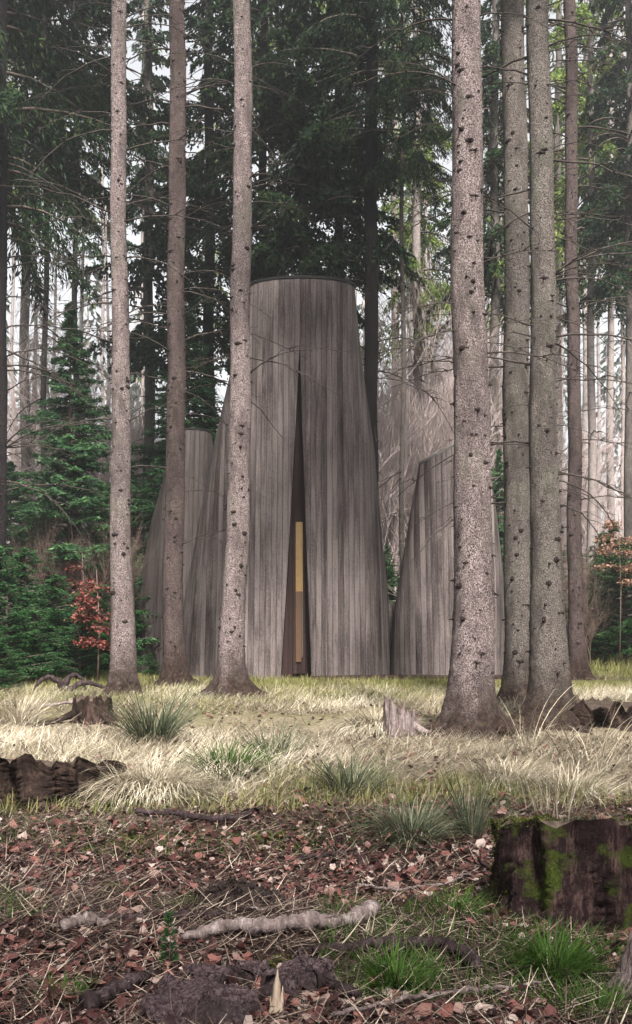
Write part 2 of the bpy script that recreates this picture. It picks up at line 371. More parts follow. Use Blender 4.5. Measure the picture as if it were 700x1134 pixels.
def strip(name, u0, u1, v0, v1, off, th, m, parent, nseg=10):
    b = MB(); A0 = []
    for v in np.linspace(v1, v0, nseg):
        # follows the lean of the inner wall
        Ya, Yb = yslit(v1, 0), yslit(v0, 0); Y = Ya + (Yb - Ya) * (v1 - v) / (v1 - v0) - off
        p0, p1 = PX(u0, v, Y), PX(u1, v, Y)
        A0.append([p0 + [0, th, 0], p0, p1, p1 + [0, th, 0], p0 + [0, th, 0]])
    b.grid(np.array(A0) - BO)
    k = len(A0); n0 = 5
    b.add(np.array([A0[0][0], A0[0][1], A0[0][2], A0[0][3], A0[-1][0], A0[-1][1], A0[-1][2], A0[-1][3]]) - BO, [(3, 2, 1, 0), (4, 5, 6, 7)])
    return b.build(name, m, parent, smooth=False)
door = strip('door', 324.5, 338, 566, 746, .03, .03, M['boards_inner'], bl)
b = door.data; uvl = b.uv_layers.new(name='UVMap')
for lp in b.loops:
    co = b.vertices[lp.vertex_index].co; uvl.data[lp.index].uv = (co.x, co.z)
strip('glass_pane', 327.6, 335.4, 578, 655, .045, .013, M['gold'], door)
strip('glass_pane', 327.6, 333.9, 655.5, 733, .045, .013, M['amber'], door)
strip('handle', 334.1, 335.6, 655, 728, .075, .02, M['steel'], door)
# left tower, behind
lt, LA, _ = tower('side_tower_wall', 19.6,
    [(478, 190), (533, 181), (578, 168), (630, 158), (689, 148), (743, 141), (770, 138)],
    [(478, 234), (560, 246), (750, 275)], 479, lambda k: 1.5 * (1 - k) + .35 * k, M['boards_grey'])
cap(LA, 'roof', M['metal']); rim(LA, 'roof_edge', M['metal'], .02, .015)
# right tower with slanting top
zt = lambda x, y: np.interp(x, [PX(464, 515, 17.7)[0], PX(506, 494, 17.7)[0], PX(530, 490, 17.7)[0], PX(541, 498, 17.7)[0]],
                            [PX(464, 515, 17.7)[2], PX(506, 494, 17.7)[2], PX(530, 489, 17.7)[2], PX(541, 498, 17.7)[2]])
rt, RA, _ = tower('slanted_tower_wall', 17.7,
    [(480, 471), (515, 464), (573, 453.5), (637, 443), (680, 436), (760, 431)],
    [(480, 536), (496, 539), (569, 550), (637, 557), (760, 560)], 486, lambda k: 1.0 * (1 - k) + .3 * k, M['boards'], ztopf=zt, nz=150)
cap(RA, 'roof', M['coping'])
E = []
for j in range(RA.shape[1]):
    col = RA[:, j]; i_ = np.argmax(col[:, 2] >= zt(col[:, 0], col[:, 1]) - 1e-4); E.append(col[i_])
rim(np.array([E]), 'roof_edge', M['coping'], .03, .012)
# low link wall and plinth
p0, p1 = PX(415, 668, 18.1), PX(450, 668, 18.1)
b = MB(); b.box(p0[0], p1[0], 18.0, 18.15, .3, p0[2]); b.V[0] = b.V[0] - BO
V = b.V[0]; b.uv = np.stack([V[:, 0] + .03, V[:, 2]], -1); b.build('link_wall', M['boards'], bl, smooth=False)
b = MB(); b.box(-.1, PX(560, 750, 16.4)[0], 16.22, 16.9, .30, .475)
b.V[0] = b.V[0] - BO; V = b.V[0]; b.uv = np.stack([V[:, 0], V[:, 2]], -1)
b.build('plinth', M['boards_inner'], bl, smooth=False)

# ------------------------------------------------------------------ trees
def diamonds(b, C, D, L, W, m=0, nrm=None):
    """leaf-like diamonds: centre C, direction D, length L, width W"""
    n = len(C); D = D / (np.linalg.norm(D, axis=1)[:, None] + 1e-9)
    r = rng.normal(size=(n, 3)) if nrm is None else nrm + rng.normal(0, .35, (n, 3))
    S = np.cross(D, r); S /= np.linalg.norm(S, axis=1)[:, None] + 1e-9
    L = np.broadcast_to(L, (n,))[:, None]; W = np.broadcast_to(W, (n,))[:, None]
    V = np.stack([C - D * L / 2, C + S * W / 2 - D * L * .1, C + D * L / 2, C - S * W / 2 - D * L * .1], 1)
    b.add(V.reshape(-1, 3), np.arange(4 * n).reshape(-1, 4), None, m)
def crown(h, r0, r1, nb, leafL, leafW, twigstep, droop, hang, up=.15, seed=1, shape=None, per=5, sector=None):
    """branches round an axis from z=0 to h; returns (needle MB, limb MB)"""
    global rng
    keep = rng; rng = np.random.default_rng(seed)
    nb_, lb = MB(), MB()
    for i in range(nb):
        k = (i + rng.random() * .8) / nb; z = h * k
        rad = (shape(k) if shape else (r0 + (r1 - r0) * k)) * rng.uniform(.55, 1.15)
        az = rng.uniform(0, 2 * math.pi) if sector is None else rng.uniform(*sector)
        d = np.array([math.cos(az), math.sin(az), 0]); pr = np.array([-d[1], d[0], 0])
        nt_ = max(4, int(rad / twigstep)); t = (np.arange(nt_) + rng.random(nt_) * .6) / nt_
        dr = droop * rng.uniform(.6, 1.4); bend = rng.normal(0, .12)
        ax = lambda t: d[None] * (rad * t)[:, None] + pr[None] * (bend * rad * t * t)[:, None] + np.array([0, 0, 1.]) * (z + rad * (up * t - dr * t * t))[:, None]
        tt = np.linspace(0, 1, 6); lb.tube(ax(tt), np.interp(tt, [0, 1], [.012 + .012 * rad, .004]), 4, cap=False)
        t = t[t > .12]
        for sgn in (-1, 1):
            base = ax(t); n = len(t)
            tl = (rad * .34 * (1.05 - t) + .12 * rad ** .5) * rng.uniform(.5, 1.2, n)
            dirn = d[None] * rng.uniform(.3, .9, n)[:, None] + sgn * pr[None] * rng.uniform(.5, 1, n)[:, None] + np.array([0, 0, -1.]) * (hang * rng.uniform(.4, 1.5, n))[:, None]
            dirn /= np.linalg.norm(dirn, axis=1)[:, None]
            m = per
            s = np.tile((np.arange(m) + .5) / m, (n, 1)); s = s + rng.uniform(-.1, .1, s.shape)
            C = base[:, None] + dirn[:, None] * (tl[:, None] * s)[..., None] + np.array([0, 0, -1.]) * (hang * .35 * tl[:, None] * s * s)[..., None]
            C = C + rng.normal(0, leafL * .16, C.shape)
            D = np.repeat(dirn[:, None], m, 1) + rng.normal(0, .3, C.shape)
            diamonds(nb_, C.reshape(-1, 3), D.reshape(-1, 3), leafL * rng.uniform(.6, 1.3, n * m), leafW * rng.uniform(.6, 1.3, n * m))
    rng = keep
    return nb_, lb
HIDE = []
def proto(mb, name, m):
    o = mb.build(name, m); HIDE.append(o); return o
def crown_protos(key, m, **kw):
    a, l = crown(**kw)
    return (proto(a, 'crown', m), proto(l, 'limbs', M['limb']))
CR = {
 'A': crown_protos('A', M['needles'], h=13, r0=2.6, r1=.7, nb=95, leafL=.15, leafW=.066, twigstep=.07, droop=.45, hang=1.0, seed=11, per=9),
 'B': crown_protos('B', M['needles'], h=12, r0=2.1, r1=.5, nb=60, leafL=.15, leafW=.075, twigstep=.075, droop=.4, hang=1.2, seed=12, per=9),
 'L': crown_protos('L', M['needles_light'], h=13, r0=2.2, r1=.8, nb=56, leafL=.16, leafW=.055, twigstep=.08, droop=.5, hang=1.3, seed=13, per=9),
 'H': crown_protos('H', M['needles'], h=8, r0=2.4, r1=2.2, nb=52, leafL=.15, leafW=.032, twigstep=.06, droop=.5, hang=1.6, seed=14, per=11),
 'Y': crown_protos('Y', M['needles_cone'], h=8.0, r0=1.5, r1=.05, nb=320, leafL=.12, leafW=.032, twigstep=.06, droop=.18, hang=.25, up=.25, seed=15, per=8,
        shape=lambda k: 2.3 * (1 - k) ** .95 + .06),
 'S': crown_protos('S', M['needles_young'], h=1.9, r0=.8, r1=.05, nb=110, leafL=.075, leafW=.018, twigstep=.04, droop=.1, hang=.12, up=.3, seed=16, per=6,
        shape=lambda k: .85 * (1 - k) ** .7 + .06),
}
# dead branch meshes (base at the origin, pointing +X)
DB = []
for s in range(6):
    b = MB(); L = 1.0; t = np.linspace(0, 1, 9)
    P = np.stack([t * L, .05 * np.sin(t * 3 + s) * t, (.12 if s % 2 else -.02) * t - (.3 + .08 * s % 3) * t ** 2 + rng.normal(0, .008, 9)], 1)
    b.tube(P, np.interp(t, [0, 1], [.0095, .0022]), 5)
    for j in range(5 + s % 3):
        k = rng.integers(2, 8); q = P[k]; a = rng.choice([-1, 1]); l = rng.uniform(.15, .38) * (1.1 - k / 9)
        tt = np.linspace(0, 1, 5)
        b.tube(q + np.stack([tt * l * .8, a * tt * l * .6, -.3 * l * tt ** 2 + rng.normal(0, .01, 5)], 1), np.interp(tt, [0, 1], [.0045, .0014]), 4)
    DB.append(proto(b, 'dead_branch', M['deadwood']))

def trunk_mesh(pts, zr, flare, lobes, H, seed, knots=True, dz=.05, nseg=28, root_len=0):
    """pts: function z -> (x,y) offset, zr: function z->radius. local coordinates, z=0 is the ground"""
    r_ = np.random.default_rng(seed); b = MB()
    zs = np.concatenate([np.linspace(-.25, 1.2, 34), np.arange(1.25, H, dz if H < 12 else .12)])
    th = np.linspace(0, 2 * math.pi, nseg, endpoint=False); ph = r_.uniform(0, 6.28, 5)
    lob = sum(np.cos(th * n_ + ph[i]) * a for i, (n_, a) in enumerate(lobes)); lob = lob - lob.min(); lob /= lob.max()
    rows = []
    for z in zs:
        x, y = pts(z); r = zr(z)
        e = math.exp(-max(z, -.1) / .15); e2 = math.exp(-max(z, 0) / .5)
        rr = r * (1 + e * flare * (lob ** 1.6) * 1.0 + e * .12 * flare + e2 * .04)
        rr = rr * (1 + .018 * np.sin(th * 3 + z * 1.1 + ph[0]) + .012 * np.sin(th * 5 - z * 3 + ph[1]) + r_.normal(0, .02, nseg))
        rows.append(np.stack([x + rr * np.cos(th), y + rr * np.sin(th), np.full(nseg, z)], 1))
    b.grid(np.array(rows), closed=True)
    if knots:
        z = .5
        while z < H - .5:
            z += r_.uniform(.03, .09) if z < 12 else .5
            k = 1 if r_.random() < .6 else 2
            for a in r_.uniform(math.pi, 2 * math.pi, k) if r_.random() < .75 else r_.uniform(0, math.pi, 1):
                x, y = pts(z); r = zr(z) * 1.0; d = np.array([math.cos(a), math.sin(a), 0]); up = np.array([0, 0, 1.]); tn = np.cross(up, d)
                s = (.006 + .02 * r_.random() ** 1.8) * (zr(z) / .15) ** .5; c = np.array([x, y, z]) + d * r * .99
                n = 7; aa = np.arange(n) * 2 * math.pi / n
                wv, hv = s * r_.uniform(.7, 1.7), s * r_.uniform(.5, 1.2)
                ring0 = c - d * .006 + np.cos(aa)[:, None] * tn * wv * 1.5 + np.sin(aa)[:, None] * up * hv * 1.5
                ring1 = c + d * s * .35 + np.cos(aa)[:, None] * tn * wv * .8 + np.sin(aa)[:, None] * up * hv * .8
                b.tube(np.array([c, c + d * s * .5, c + d * s * r_.uniform(1, 2.6) - up * s * .3]), [s * .5, s * .42, s * .25], 5, m=1)
                b.grid(np.array([ring0, ring1]), m=1, closed=True)
                b.add(ring1, None, [(0, i, i + 1) for i in range(1, n - 1)], m=1)
    return b
def near_tree(label, tab, vb, wtab, flare, lobes, mkey, seed, dead=(), crown_key='A', crown_z=11, H=22, Y=None, crown_s=1, rootname='spruce_tree', nseg=28):
    """tab [(v,u)] of the trunk's middle; wtab [(v,width px)]; vb ground row"""
    tv, tu = zip(*sorted(tab)); wv_, ww = zip(*sorted(wtab))
    ub = float(np.interp(vb, tv, tu))
    if Y is None: Y = gY(ub, vb)
    bx = (ub - UH) / F * Y; bz = float(zg(bx, Y))
    root = empty(rootname, (bx, Y, bz), label, 'tree', 'tall spruces around the chapel')
    def vz(z): return VH - (z + bz - CZ) * F / Y
    top_slope = (tu[1] - tu[0]) / (tv[1] - tv[0])
    def pts(z):
        v = vz(z); u = np.interp(v, tv, tu) + (top_slope * (v - tv[0]) * .5 if v < tv[0] else 0)
        wob = .012 * math.sin(z * 1.3 + seed) + .008 * math.sin(z * 2.9 + seed * 2)
        return ((u - UH) / F * Y - bx + wob, 0.02 * math.sin(z * .9 + seed))
    ztop = CZ + VH / F * Y - bz
    def zr(z):
        r = float(np.interp(vz(z), wv_, ww)) / F * Y / 2
        if z > ztop: r *= max(.12, 1 - (z - ztop) / (H - ztop))
        return r
    tb = trunk_mesh(pts, zr, flare, lobes, H, seed, nseg=nseg)
    tb.build('trunk', [M[mkey], M['knot']], root)
    r_ = np.random.default_rng(seed + 99)
    for (v, side, Lx, ang) in dead:             # side -1 left, 1 right; Lx metres
        z = (VH - v) / F * Y + CZ - bz; x, y = pts(z); a = (0 if side > 0 else math.pi) + r_.uniform(-.7, .7) * 1.0
        o = link_copy(DB[r_.integers(0, 6)], root, (x + math.cos(a) * zr(z) * .9, y + math.sin(a) * zr(z) * .9, z))
        o.rotation_euler = (0, -R(ang), a); o.scale = (Lx, Lx, Lx)
    x, y = pts(crown_z)
    if crown_key:
        for o in CR[crown_key]: link_copy(o, root, (x, y, crown_z), seed * 1.7, crown_s)
    return root, pts, zr
def deads(seed, n, v0, v1, l0, l1, sides=(-1, 1)):
    r_ = np.random.default_rng(seed)
    n = int(n * 1.35)
    return [(r_.uniform(v0, v1), r_.choice(sides), r_.uniform(l0, l1), r_.uniform(-12, 32)) for _ in range(n)]
LB = [(3, .5), (5, .6), (2, .4)]
near_tree('slim pinkish spruce trunk standing left of the chapel beside the green thicket', [(0, 131), (300, 132), (700, 136), (768, 137)], 768,
          [(0, 16), (300, 18), (600, 23), (768, 30)], .55, LB, 'bark', 2, deads(2, 20, 0, 560, .6, 1.6), 'A', 15.5)
near_tree('slim spruce trunk in front of the rearmost left tower of the chapel', [(0, 197), (400, 195), (700, 192), (757, 195)], 757,
          [(0, 17), (400, 20), (700, 23), (757, 27)], .75, LB, 'bark_brown', 3, deads(3, 22, 0, 620, .7, 1.9), 'B', 16)  # brown bark carries the canopy shade on this trunk in its colour
near_tree('knotty spruce trunk with spreading roots overlapping the left edge of the main tower', [(0, 269), (400, 267), (600, 262), (700, 258), (770, 256)], 770,
          [(0, 19), (400, 23), (640, 26), (770, 31)], 1.9, LB, 'bark', 4, deads(4, 12, 0, 420, .6, 1.4), 'A', 15.5)
near_tree('thickest pale spruce trunk with flared mossy roots in front of the slanted tower', [(0, 515), (400, 521), (700, 524), (815, 523)], 815,
          [(0, 31), (200, 34), (400, 38), (600, 42), (750, 49), (815, 56)], 2.1, [(3, .6), (4, .5), (7, .3)], 'bark', 5, deads(5, 12, 0, 420, .5, 1.2), 'L', 10.5, nseg=44)
near_tree('greyish spruce trunk just right of the slanted tower, left one of a close pair', [(0, 569), (400, 572), (700, 575), (780, 578)], 780,
          [(0, 25), (400, 28), (700, 33), (780, 42)], .7, LB, 'bark_grey', 6, deads(6, 20, 0, 560, .6, 1.5), 'B', 12, nseg=36)
near_tree('brownish spruce trunk with broad foot, right one of a close pair beside the slanted tower', [(0, 597), (400, 601), (700, 607), (802, 610)], 800,
          [(0, 24), (400, 28), (640, 35), (800, 48)], 1.2, LB, 'bark_grey', 7, deads(7, 24, 0, 600, .5, 1.5), 'A', 12, nseg=36)
near_tree('thin brown spruce trunk standing alone right of the close pair', [(0, 631), (400, 635), (700, 638), (752, 641)], 752,
          [(0, 13), (400, 14), (700, 17), (752, 22)], .9, LB, 'bark_brown', 8, deads(8, 26, 0, 560, .7, 1.9), 'B', 14)
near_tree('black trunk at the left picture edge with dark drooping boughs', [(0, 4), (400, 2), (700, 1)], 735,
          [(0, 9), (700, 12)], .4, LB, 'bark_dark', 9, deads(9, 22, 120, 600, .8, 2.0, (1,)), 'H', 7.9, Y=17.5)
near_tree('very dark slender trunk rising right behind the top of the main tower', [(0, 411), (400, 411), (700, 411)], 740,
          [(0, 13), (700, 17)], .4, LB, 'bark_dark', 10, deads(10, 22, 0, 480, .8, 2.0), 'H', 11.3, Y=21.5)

# background spruces (pixel column, distance, crown base height, crown, scale, width px, bark)
def back_tree(label, u, Y, cz, key, cs, wpx, mkey, ul=0, H=None, ndead=10, group='spruces in the wood behind the chapel', name='spruce_tree'):
    bx = (u - UH) / F * Y; bz = float(zg(bx, Y)); seed = int(u * 7 + Y)
    root = empty(name, (bx, Y, bz), label, 'tree', group)
    H = H or (CZ + VH / F * Y + 4); r0 = wpx / F * Y / 2
    r_ = np.random.default_rng(seed); lean = ul / F * Y
    b = MB(); t = np.linspace(0, 1, 26); z = t * H - .3
    b.tube(np.stack([lean * t + .03 * np.sin(z + seed), .03 * np.cos(z * .8 + seed), z], 1), r0 * (1.25 - .6 * t) * (1 + .5 * np.exp(-t * 30)), 10)
    b.build('trunk', M[mkey], root)
    for _ in range(ndead):
        zz = r_.uniform(2.5, min(H - 1, cz + 2)); a = r_.uniform(0, 6.28)
        o = link_copy(DB[r_.integers(0, 6)], root, (lean * zz / H, 0, zz)); o.rotation_euler = (0, R(r_.uniform(-15, 25)), a)
        o.scale = (r_.uniform(.8, 1.9),) * 3
    if key:
        for o in CR[key]: link_copy(o, root, (lean * cz / H, 0, cz), r_.uniform(0, 6.28), cs)
    return root
BT = [
 ('dark spruce whose lowest boughs brush the left rim of the main tower', 292, 23.5, 9.4, 'A', .9, 10, 'bark_dark'),
 ('dark spruce high in the upper left corner', 50, 20.5, 9.9, 'A', .8, 6, 'bark_grey'),

 ('dense dark spruce whose boughs spread above the main tower', 335, 22.5, 8.6, 'A', .95, 12, 'bark_dark'),
 ('dark spruce crown showing between the main tower top and its black neighbour trunk', 375, 25, 9.3, 'A', .9, 11, 'bark_dark'),
 ('blue-green spruce showing between the two slim left trunks', 165, 27, 7.8, 'B', 1.0, 11, 'bark_grey'),
 ('dark green spruce in the gap left of the main tower', 232, 25, 7.2, 'A', .9, 12, 'bark_dark'),
 ('dark spruce filling the top of the left gap above the bare larches', 84, 24, 12.4, 'A', .9, 6, 'bark_grey'),
 ('olive-green spruce behind the black left edge trunk', 28, 27, 12.0, 'L', 1.0, 10, 'bark_grey'),
 ('light green spruce hanging between the black trunk and the thickest trunk', 462, 27, 8.2, 'L', .85, 10, 'palewood'),
 ('dark-boughed spruce above the gap left of the thickest trunk', 446, 21.5, 10.4, 'H', .7, 5, 'bark_grey'),
 ('green spruce seen between the thickest trunk and the close pair', 548, 26, 9.0, 'A', .75, 10, 'bark_grey'),
 ('sunny green spruce over the gap right of the close pair', 655, 24, 9.6, 'L', .95, 8, 'palewood'),
 ('spruce with dark boughs at the right picture edge', 697, 23, 8.6, 'A', .72, 9, 'bark_grey'),
 ('tall pale trunk with a green crown far right behind the brown shrub', 676, 29, 9.6, 'B', .8, 7, 'palewood'),
 ('light green spruce leaning over the right side clearing', 618, 30, 11.8, 'L', 1.0, 8, 'bark_grey'),
 ('yellowish spruce high above the dark crown behind the main tower', 300, 29, 15.5, 'L', 1.0, 8, 'bark_grey'),
 ('hazy pale trunk just right of the black trunk behind the tower', 437, 31, 14.0, 'L', .7, 8, 'palewood'),
 ('thin whitish trunk between the main tower and the black trunk', 393, 33, 15, 'B', .8, 6, 'birch'),
]
for t in BT: back_tree(*t)
# slender trunks fading into the haze
FT = [(471, 38, 6, 'hazy slender trunk left of the thickest trunk'),
      (455, 44, 6, 'thin hazy trunk midway between the black and the thickest trunk'), (541, 48, 6, 'faint trunk in the bright gap right of the thickest trunk'),
      (556, 42, 5, 'faint trunk tucked against the grey trunk of the close pair'), (648, 36, 8, 'pale straight trunk right of the thin brown trunk'),
      (663, 44, 5, 'thin pale trunk between two thicker ones on the right'), (690, 38, 6, 'slim hazy trunk near the right picture edge'),
      (622, 46, 6, 'faint trunk between the close pair and the thin brown trunk'),
      (158, 40, 5, 'faint trunk between the two slim left trunks'), (228, 42, 5, 'faint trunk in the gap left of the main tower'),
      (114, 38, 5, 'faint trunk hugging the left side of the slimmest pinkish trunk'), (14, 40, 5, 'faint trunk close to the left picture edge')]
for i, (u, Y, wp, lab) in enumerate(FT):
    back_tree(lab, u, Y, 13 + 2 * (i % 3), 'L' if i % 2 else 'B', .75, wp * .7, 'palewood', H=26, ndead=6, group='hazy slender trunks far behind the chapel')

# young spruces
def young(label, u, Y, h, key='Y', wide=1.0, group='young green spruces', rz=None, dv=0):
    bx = (u - UH) / F * Y; bz = float(zg(bx, Y)) - dv
    root = empty('young_spruce', (bx, Y, bz), label, 'young spruce', group)
    h0 = 8.0 if key == 'Y' else 1.9; s = h / h0
    b = MB(); b.tube(np.array([[0, 0, -.1], [0, 0, h * .5], [0, 0, h]]), [.012 * h + .01, .008 * h, .004], 6); b.build('trunk', M['limb'], root)
    for o in CR[key]: link_copy(o, root, (0, 0, .05 * h), (u * .37) % 6.28, (s * wide, s * wide, s * .97))
    return root
young('tall bright green young spruce left of the slimmest pinkish trunk', 78, 19.3, 7.0, wide=1.0)
young('tall young spruce rising behind the rearmost left tower', 208, 22.0, 7.6, wide=1.25)
young('young spruce half hidden behind the slimmest pinkish trunk', 142, 23, 4.6, wide=1.1)
young('young spruce at the left picture edge behind the low thicket', 12, 22, 4.3, wide=1.4)
young('short young spruce in the gap between the main and slanted towers', 428, 24, 2.6, wide=1.1)
young('young spruce between the slanted tower and the grey trunk', 553, 24, 4.8, wide=.9)
smalls = [(8, 15.2, 1.5, 'low spruce bush nearest the left picture edge'), (38, 15.6, 1.2, 'low spruce bush behind the upturned root'), (62, 16.8, 1.7, 'low spruce bush below the tall young spruce'),
          (88, 16.0, 1.15, 'low spruce bush under the red beech leaves'), (112, 17.0, 1.5, 'low spruce bush touching the slimmest pinkish trunk'), (28, 17.6, 2.2, 'taller spruce bush at the back of the left thicket'),
          (-12, 17, 2.4, 'spruce bush cut by the left picture edge'), (166, 16.6, .42, 'tiny spruce at the foot of the rear left tower'), (72, 19, 2.6, 'broad spruce bush at the very back of the thicket'),
          (660, 22, 2.3, 'dark spruce bush right of the thin brown trunk'), (692, 21, 2.5, 'dark spruce bush at the right picture edge'), (676, 24, 3.0, 'tall spruce bush behind the brown beech shrub'), (620, 23, 2.4, 'spruce bush behind the close pair of trunks'),
          (130, 19, 2.3, 'spruce bush between the slimmest trunk and the rear left tower'), (-2, 14.2, .9, 'smallest spruce bush in the lower left thicket')]
for u, Y, h, lab in smalls: young(lab, u, Y, h, 'S', 1.15 if h < 2 else 1.0, 'low spruce bushes')

# bare shrubs and larches
def bare(b, P0, d0, L, r, depth, r_, spread=.45, up=.25, kids=5):
    n = 6; t = np.linspace(0, 1, n); d = d0 / np.linalg.norm(d0); P = [P0]
    for i in range(n - 1):
        d = d + r_.normal(0, .09, 3) + np.array([0, 0, up * .12]); d /= np.linalg.norm(d); P.append(P[-1] + d * L / (n - 1))
    P = np.array(P); b.tube(P, np.interp(t, [0, 1], [r, r * .35]), 4 if depth < 2 else 5, cap=False)
    if depth:
        for _ in range(kids):
            k = r_.integers(1, n); dd = (P[k] - P[k - 1]); dd /= np.linalg.norm(dd)
            bare(b, P[k], dd + r_.normal(0, spread, 3) + np.array([0, 0, up]), L * r_.uniform(.4, .7), r * .5, depth - 1, r_, spread, up, kids)
BARE = []
for s in range(4):
    r_ = np.random.default_rng(40 + s); b = MB()
    for k in range(6):
        a = r_.uniform(0, 6.28); bare(b, np.array([math.cos(a) * .15, math.sin(a) * .15, 0.]), np.array([math.cos(a) * .35, math.sin(a) * .35, 1.]), 2.6, .024, 3, r_, .42, .3, 8)
    BARE.append(proto(b, 'branches', M['twig']))
LARCH = []
for s in range(2):
    r_ = np.random.default_rng(60 + s); b = MB()
    for k in range(70):
        z = 1.5 + k * .14; a = r_.uniform(0, 6.28); L = (12.5 - z) * .19 + .3
        bare(b, np.array([0, 0, z]), np.array([math.cos(a), math.sin(a), -.1]), L, .012, 2, r_, .5, -.35, 4)
    LARCH.append(proto(b, 'branches', M['twig']))
def shrub(label, u, Y, h, i, name='bare_shrub', group='bare pinkish shrubs behind the chapel', m=None):
    bx = (u - UH) / F * Y; root = empty(name, (bx, Y, float(zg(bx, Y)) - .1), label, 'shrub', group)
    o = link_copy(BARE[i % 4], root, (0, 0, 0), u * .7 % 6.28, h / 4.6)
    return root
SH = [(474, 29, 9.5, 'tall bare shrub fading between black and thickest trunk'), (424, 27, 8.6, 'bare shrub hugging the right side of the black trunk'), (438, 25, 8.0, 'bare pinkish shrub right beside the main tower'), (462, 26, 8.4, 'bare pinkish shrub behind the link wall'), (487, 27, 8.2, 'bare pinkish shrub left of the thickest trunk above the slanted roof'),
      (450, 31, 10.5, 'taller hazy shrub behind the others in the bright gap'), (512, 28, 6.2, 'bare shrub hidden behind the thickest trunk'), (548, 28, 6, 'bare shrub in the bright gap right of the thickest trunk'),
      (30, 27, 7.5, 'bare shrub behind the young spruce at the left edge'), (108, 29, 8.5, 'bare hazy shrub behind the slimmest trunk'), (240, 28, 7.0, 'bare hazy shrub left of the main tower'),
      (160, 30, 7.5, 'bare hazy shrub between the two slim left trunks'), (645, 30, 6.0, 'bare hazy shrub right of the thin brown trunk'), (690, 30, 6.0, 'bare hazy shrub at the right picture edge'), (585, 30, 5.5, 'bare shrub behind the close pair of trunks')]
for i, (u, Y, h, lab) in enumerate(SH): shrub(lab, u, Y, h, i)
for i, (u, Y, h, lab) in enumerate([(18, 18.6, 2.5, 'brown leafless shrub above the low thicket at the left edge'), (60, 18.8, 2.2, 'brown leafless shrub in front of the tall young spruce'), (98, 18.4, 2.4, 'brown leafless shrub behind the red beech leaves'), (655, 20.5, 2.2, 'thin leafless shrub over the right-hand bushes')]):
    bx = (u - UH) / F * Y; root = empty('bare_shrub', (bx, Y, float(zg(bx, Y))), lab, 'shrub', 'brown leafless shrubs')
    o = link_copy(BARE[(i + 1) % 4], root, (0, 0, 0), i * 1.3, (h / 4.6, h / 4.6, h / 4.0)); o.data = o.data.copy(); o.data.materials[0] = M['twig_brown']
for i, (u, Y, lab) in enumerate([(92, 26, 'bare larch with whitish trunk right of the upper left boughs'), (60, 30, 'bare larch behind the tall young spruce'), (38, 28, 'thin bare larch near the left picture edge'), (119, 31, 'bare larch hugging the slimmest pinkish trunk'), (478, 33, 'bare larch in the haze left of the thickest trunk')]):
    bx = (u - UH) / F * Y; root = empty('larch_tree', (bx, Y, float(zg(bx, Y))), lab, 'tree', 'bare larches in the haze')
    b = MB(); zz = np.linspace(-.2, 13.5, 20); b.tube(np.stack([.05 * np.sin(zz * .6 + i), 0 * zz, zz], 1), np.interp(zz, [0, 13.5], [.11, .02]), 8); b.build('trunk', M['birch'] if i < 2 else M['palewood'], root)
    link_copy(LARCH[i % 2], root, (0, 0, 0), i * 2.1)

# beech shrubs holding their dead leaves
def beech(label, u, Y, layers, m, seed, wood='twig_brown'):
    r_ = np.random.default_rng(seed); bx = (u - UH) / F * Y; bz = float(zg(bx, Y)); root = empty('beech_shrub', (bx, Y, bz), label, 'shrub')
    b = MB(); lv = MB(); H = max(l[0] for l in layers) + .3
    b.tube(np.array([[0, 0, -.1], [.03, 0, H * .5], [-.02, .02, H]]), [.018, .012, .004], 6)
    for z, x0, x1, n, ml in layers:
        for _ in range(ml):
            a = r_.uniform(-.4, .4) + (0 if r_.random() < x1 / (x1 - x0) else math.pi); L = (x1 if math.cos(a) > 0 else -x0) * r_.uniform(.6, 1.05)
            zz = z + r_.normal(0, .05); t = np.linspace(0, 1, 6)
            d = np.array([math.cos(a), math.sin(a), 0.])
            P = np.outer(t * L, d) + np.stack([0 * t, r_.normal(0, .02, 6), zz + .12 * t - .12 * t ** 2], 1)
            b.tube(P, np.interp(t, [0, 1], [.007, .002]), 4)
            k = int(n / ml); tt = r_.uniform(.15, 1, k)
            C = np.outer(tt * L, d) + np.stack([r_.normal(0, .06, k), r_.normal(0, .16, k), zz + .1 * tt - .12 * tt ** 2 + r_.normal(0, .035, k)], 1)
            diamonds(lv, C, r_.normal(0, 1, (k, 3)) * [1, 1, .4], .06 * r_.uniform(.7, 1.3, k), .038)
    b.build('stem', M[wood], root); lv.build('leaves', m, root)
beech('small beech with layered russet-red leaves left of the slimmest trunk', 108, 15.4, [(.62, -.3, .28, 420, 6), (.78, -.2, .25, 120, 3), (1.05, -.42, .3, 420, 6), (1.25, -.3, .3, 200, 4), (1.45, -.3, .2, 120, 3)], M['leaf_red'], 3)
beech('beech shrub with pale orange-brown leaves above the right-hand bushes', 686, 20, [(2.0, -.5, .5, 300, 5), (2.3, -.6, .5, 360, 6), (2.6, -.5, .4, 260, 5), (1.7, -.4, .4, 200, 4), (2.9, -.3, .3, 120, 3)], M['leaf_orange'], 4)
beech('slim beech shrub with sparse russet leaves between red beech and young spruce', 92, 18, [(1.6, -.4, .4, 120, 5), (1.9, -.35, .35, 100, 4), (1.3, -.4, .4, 90, 4)], M['leaf_red'], 5)

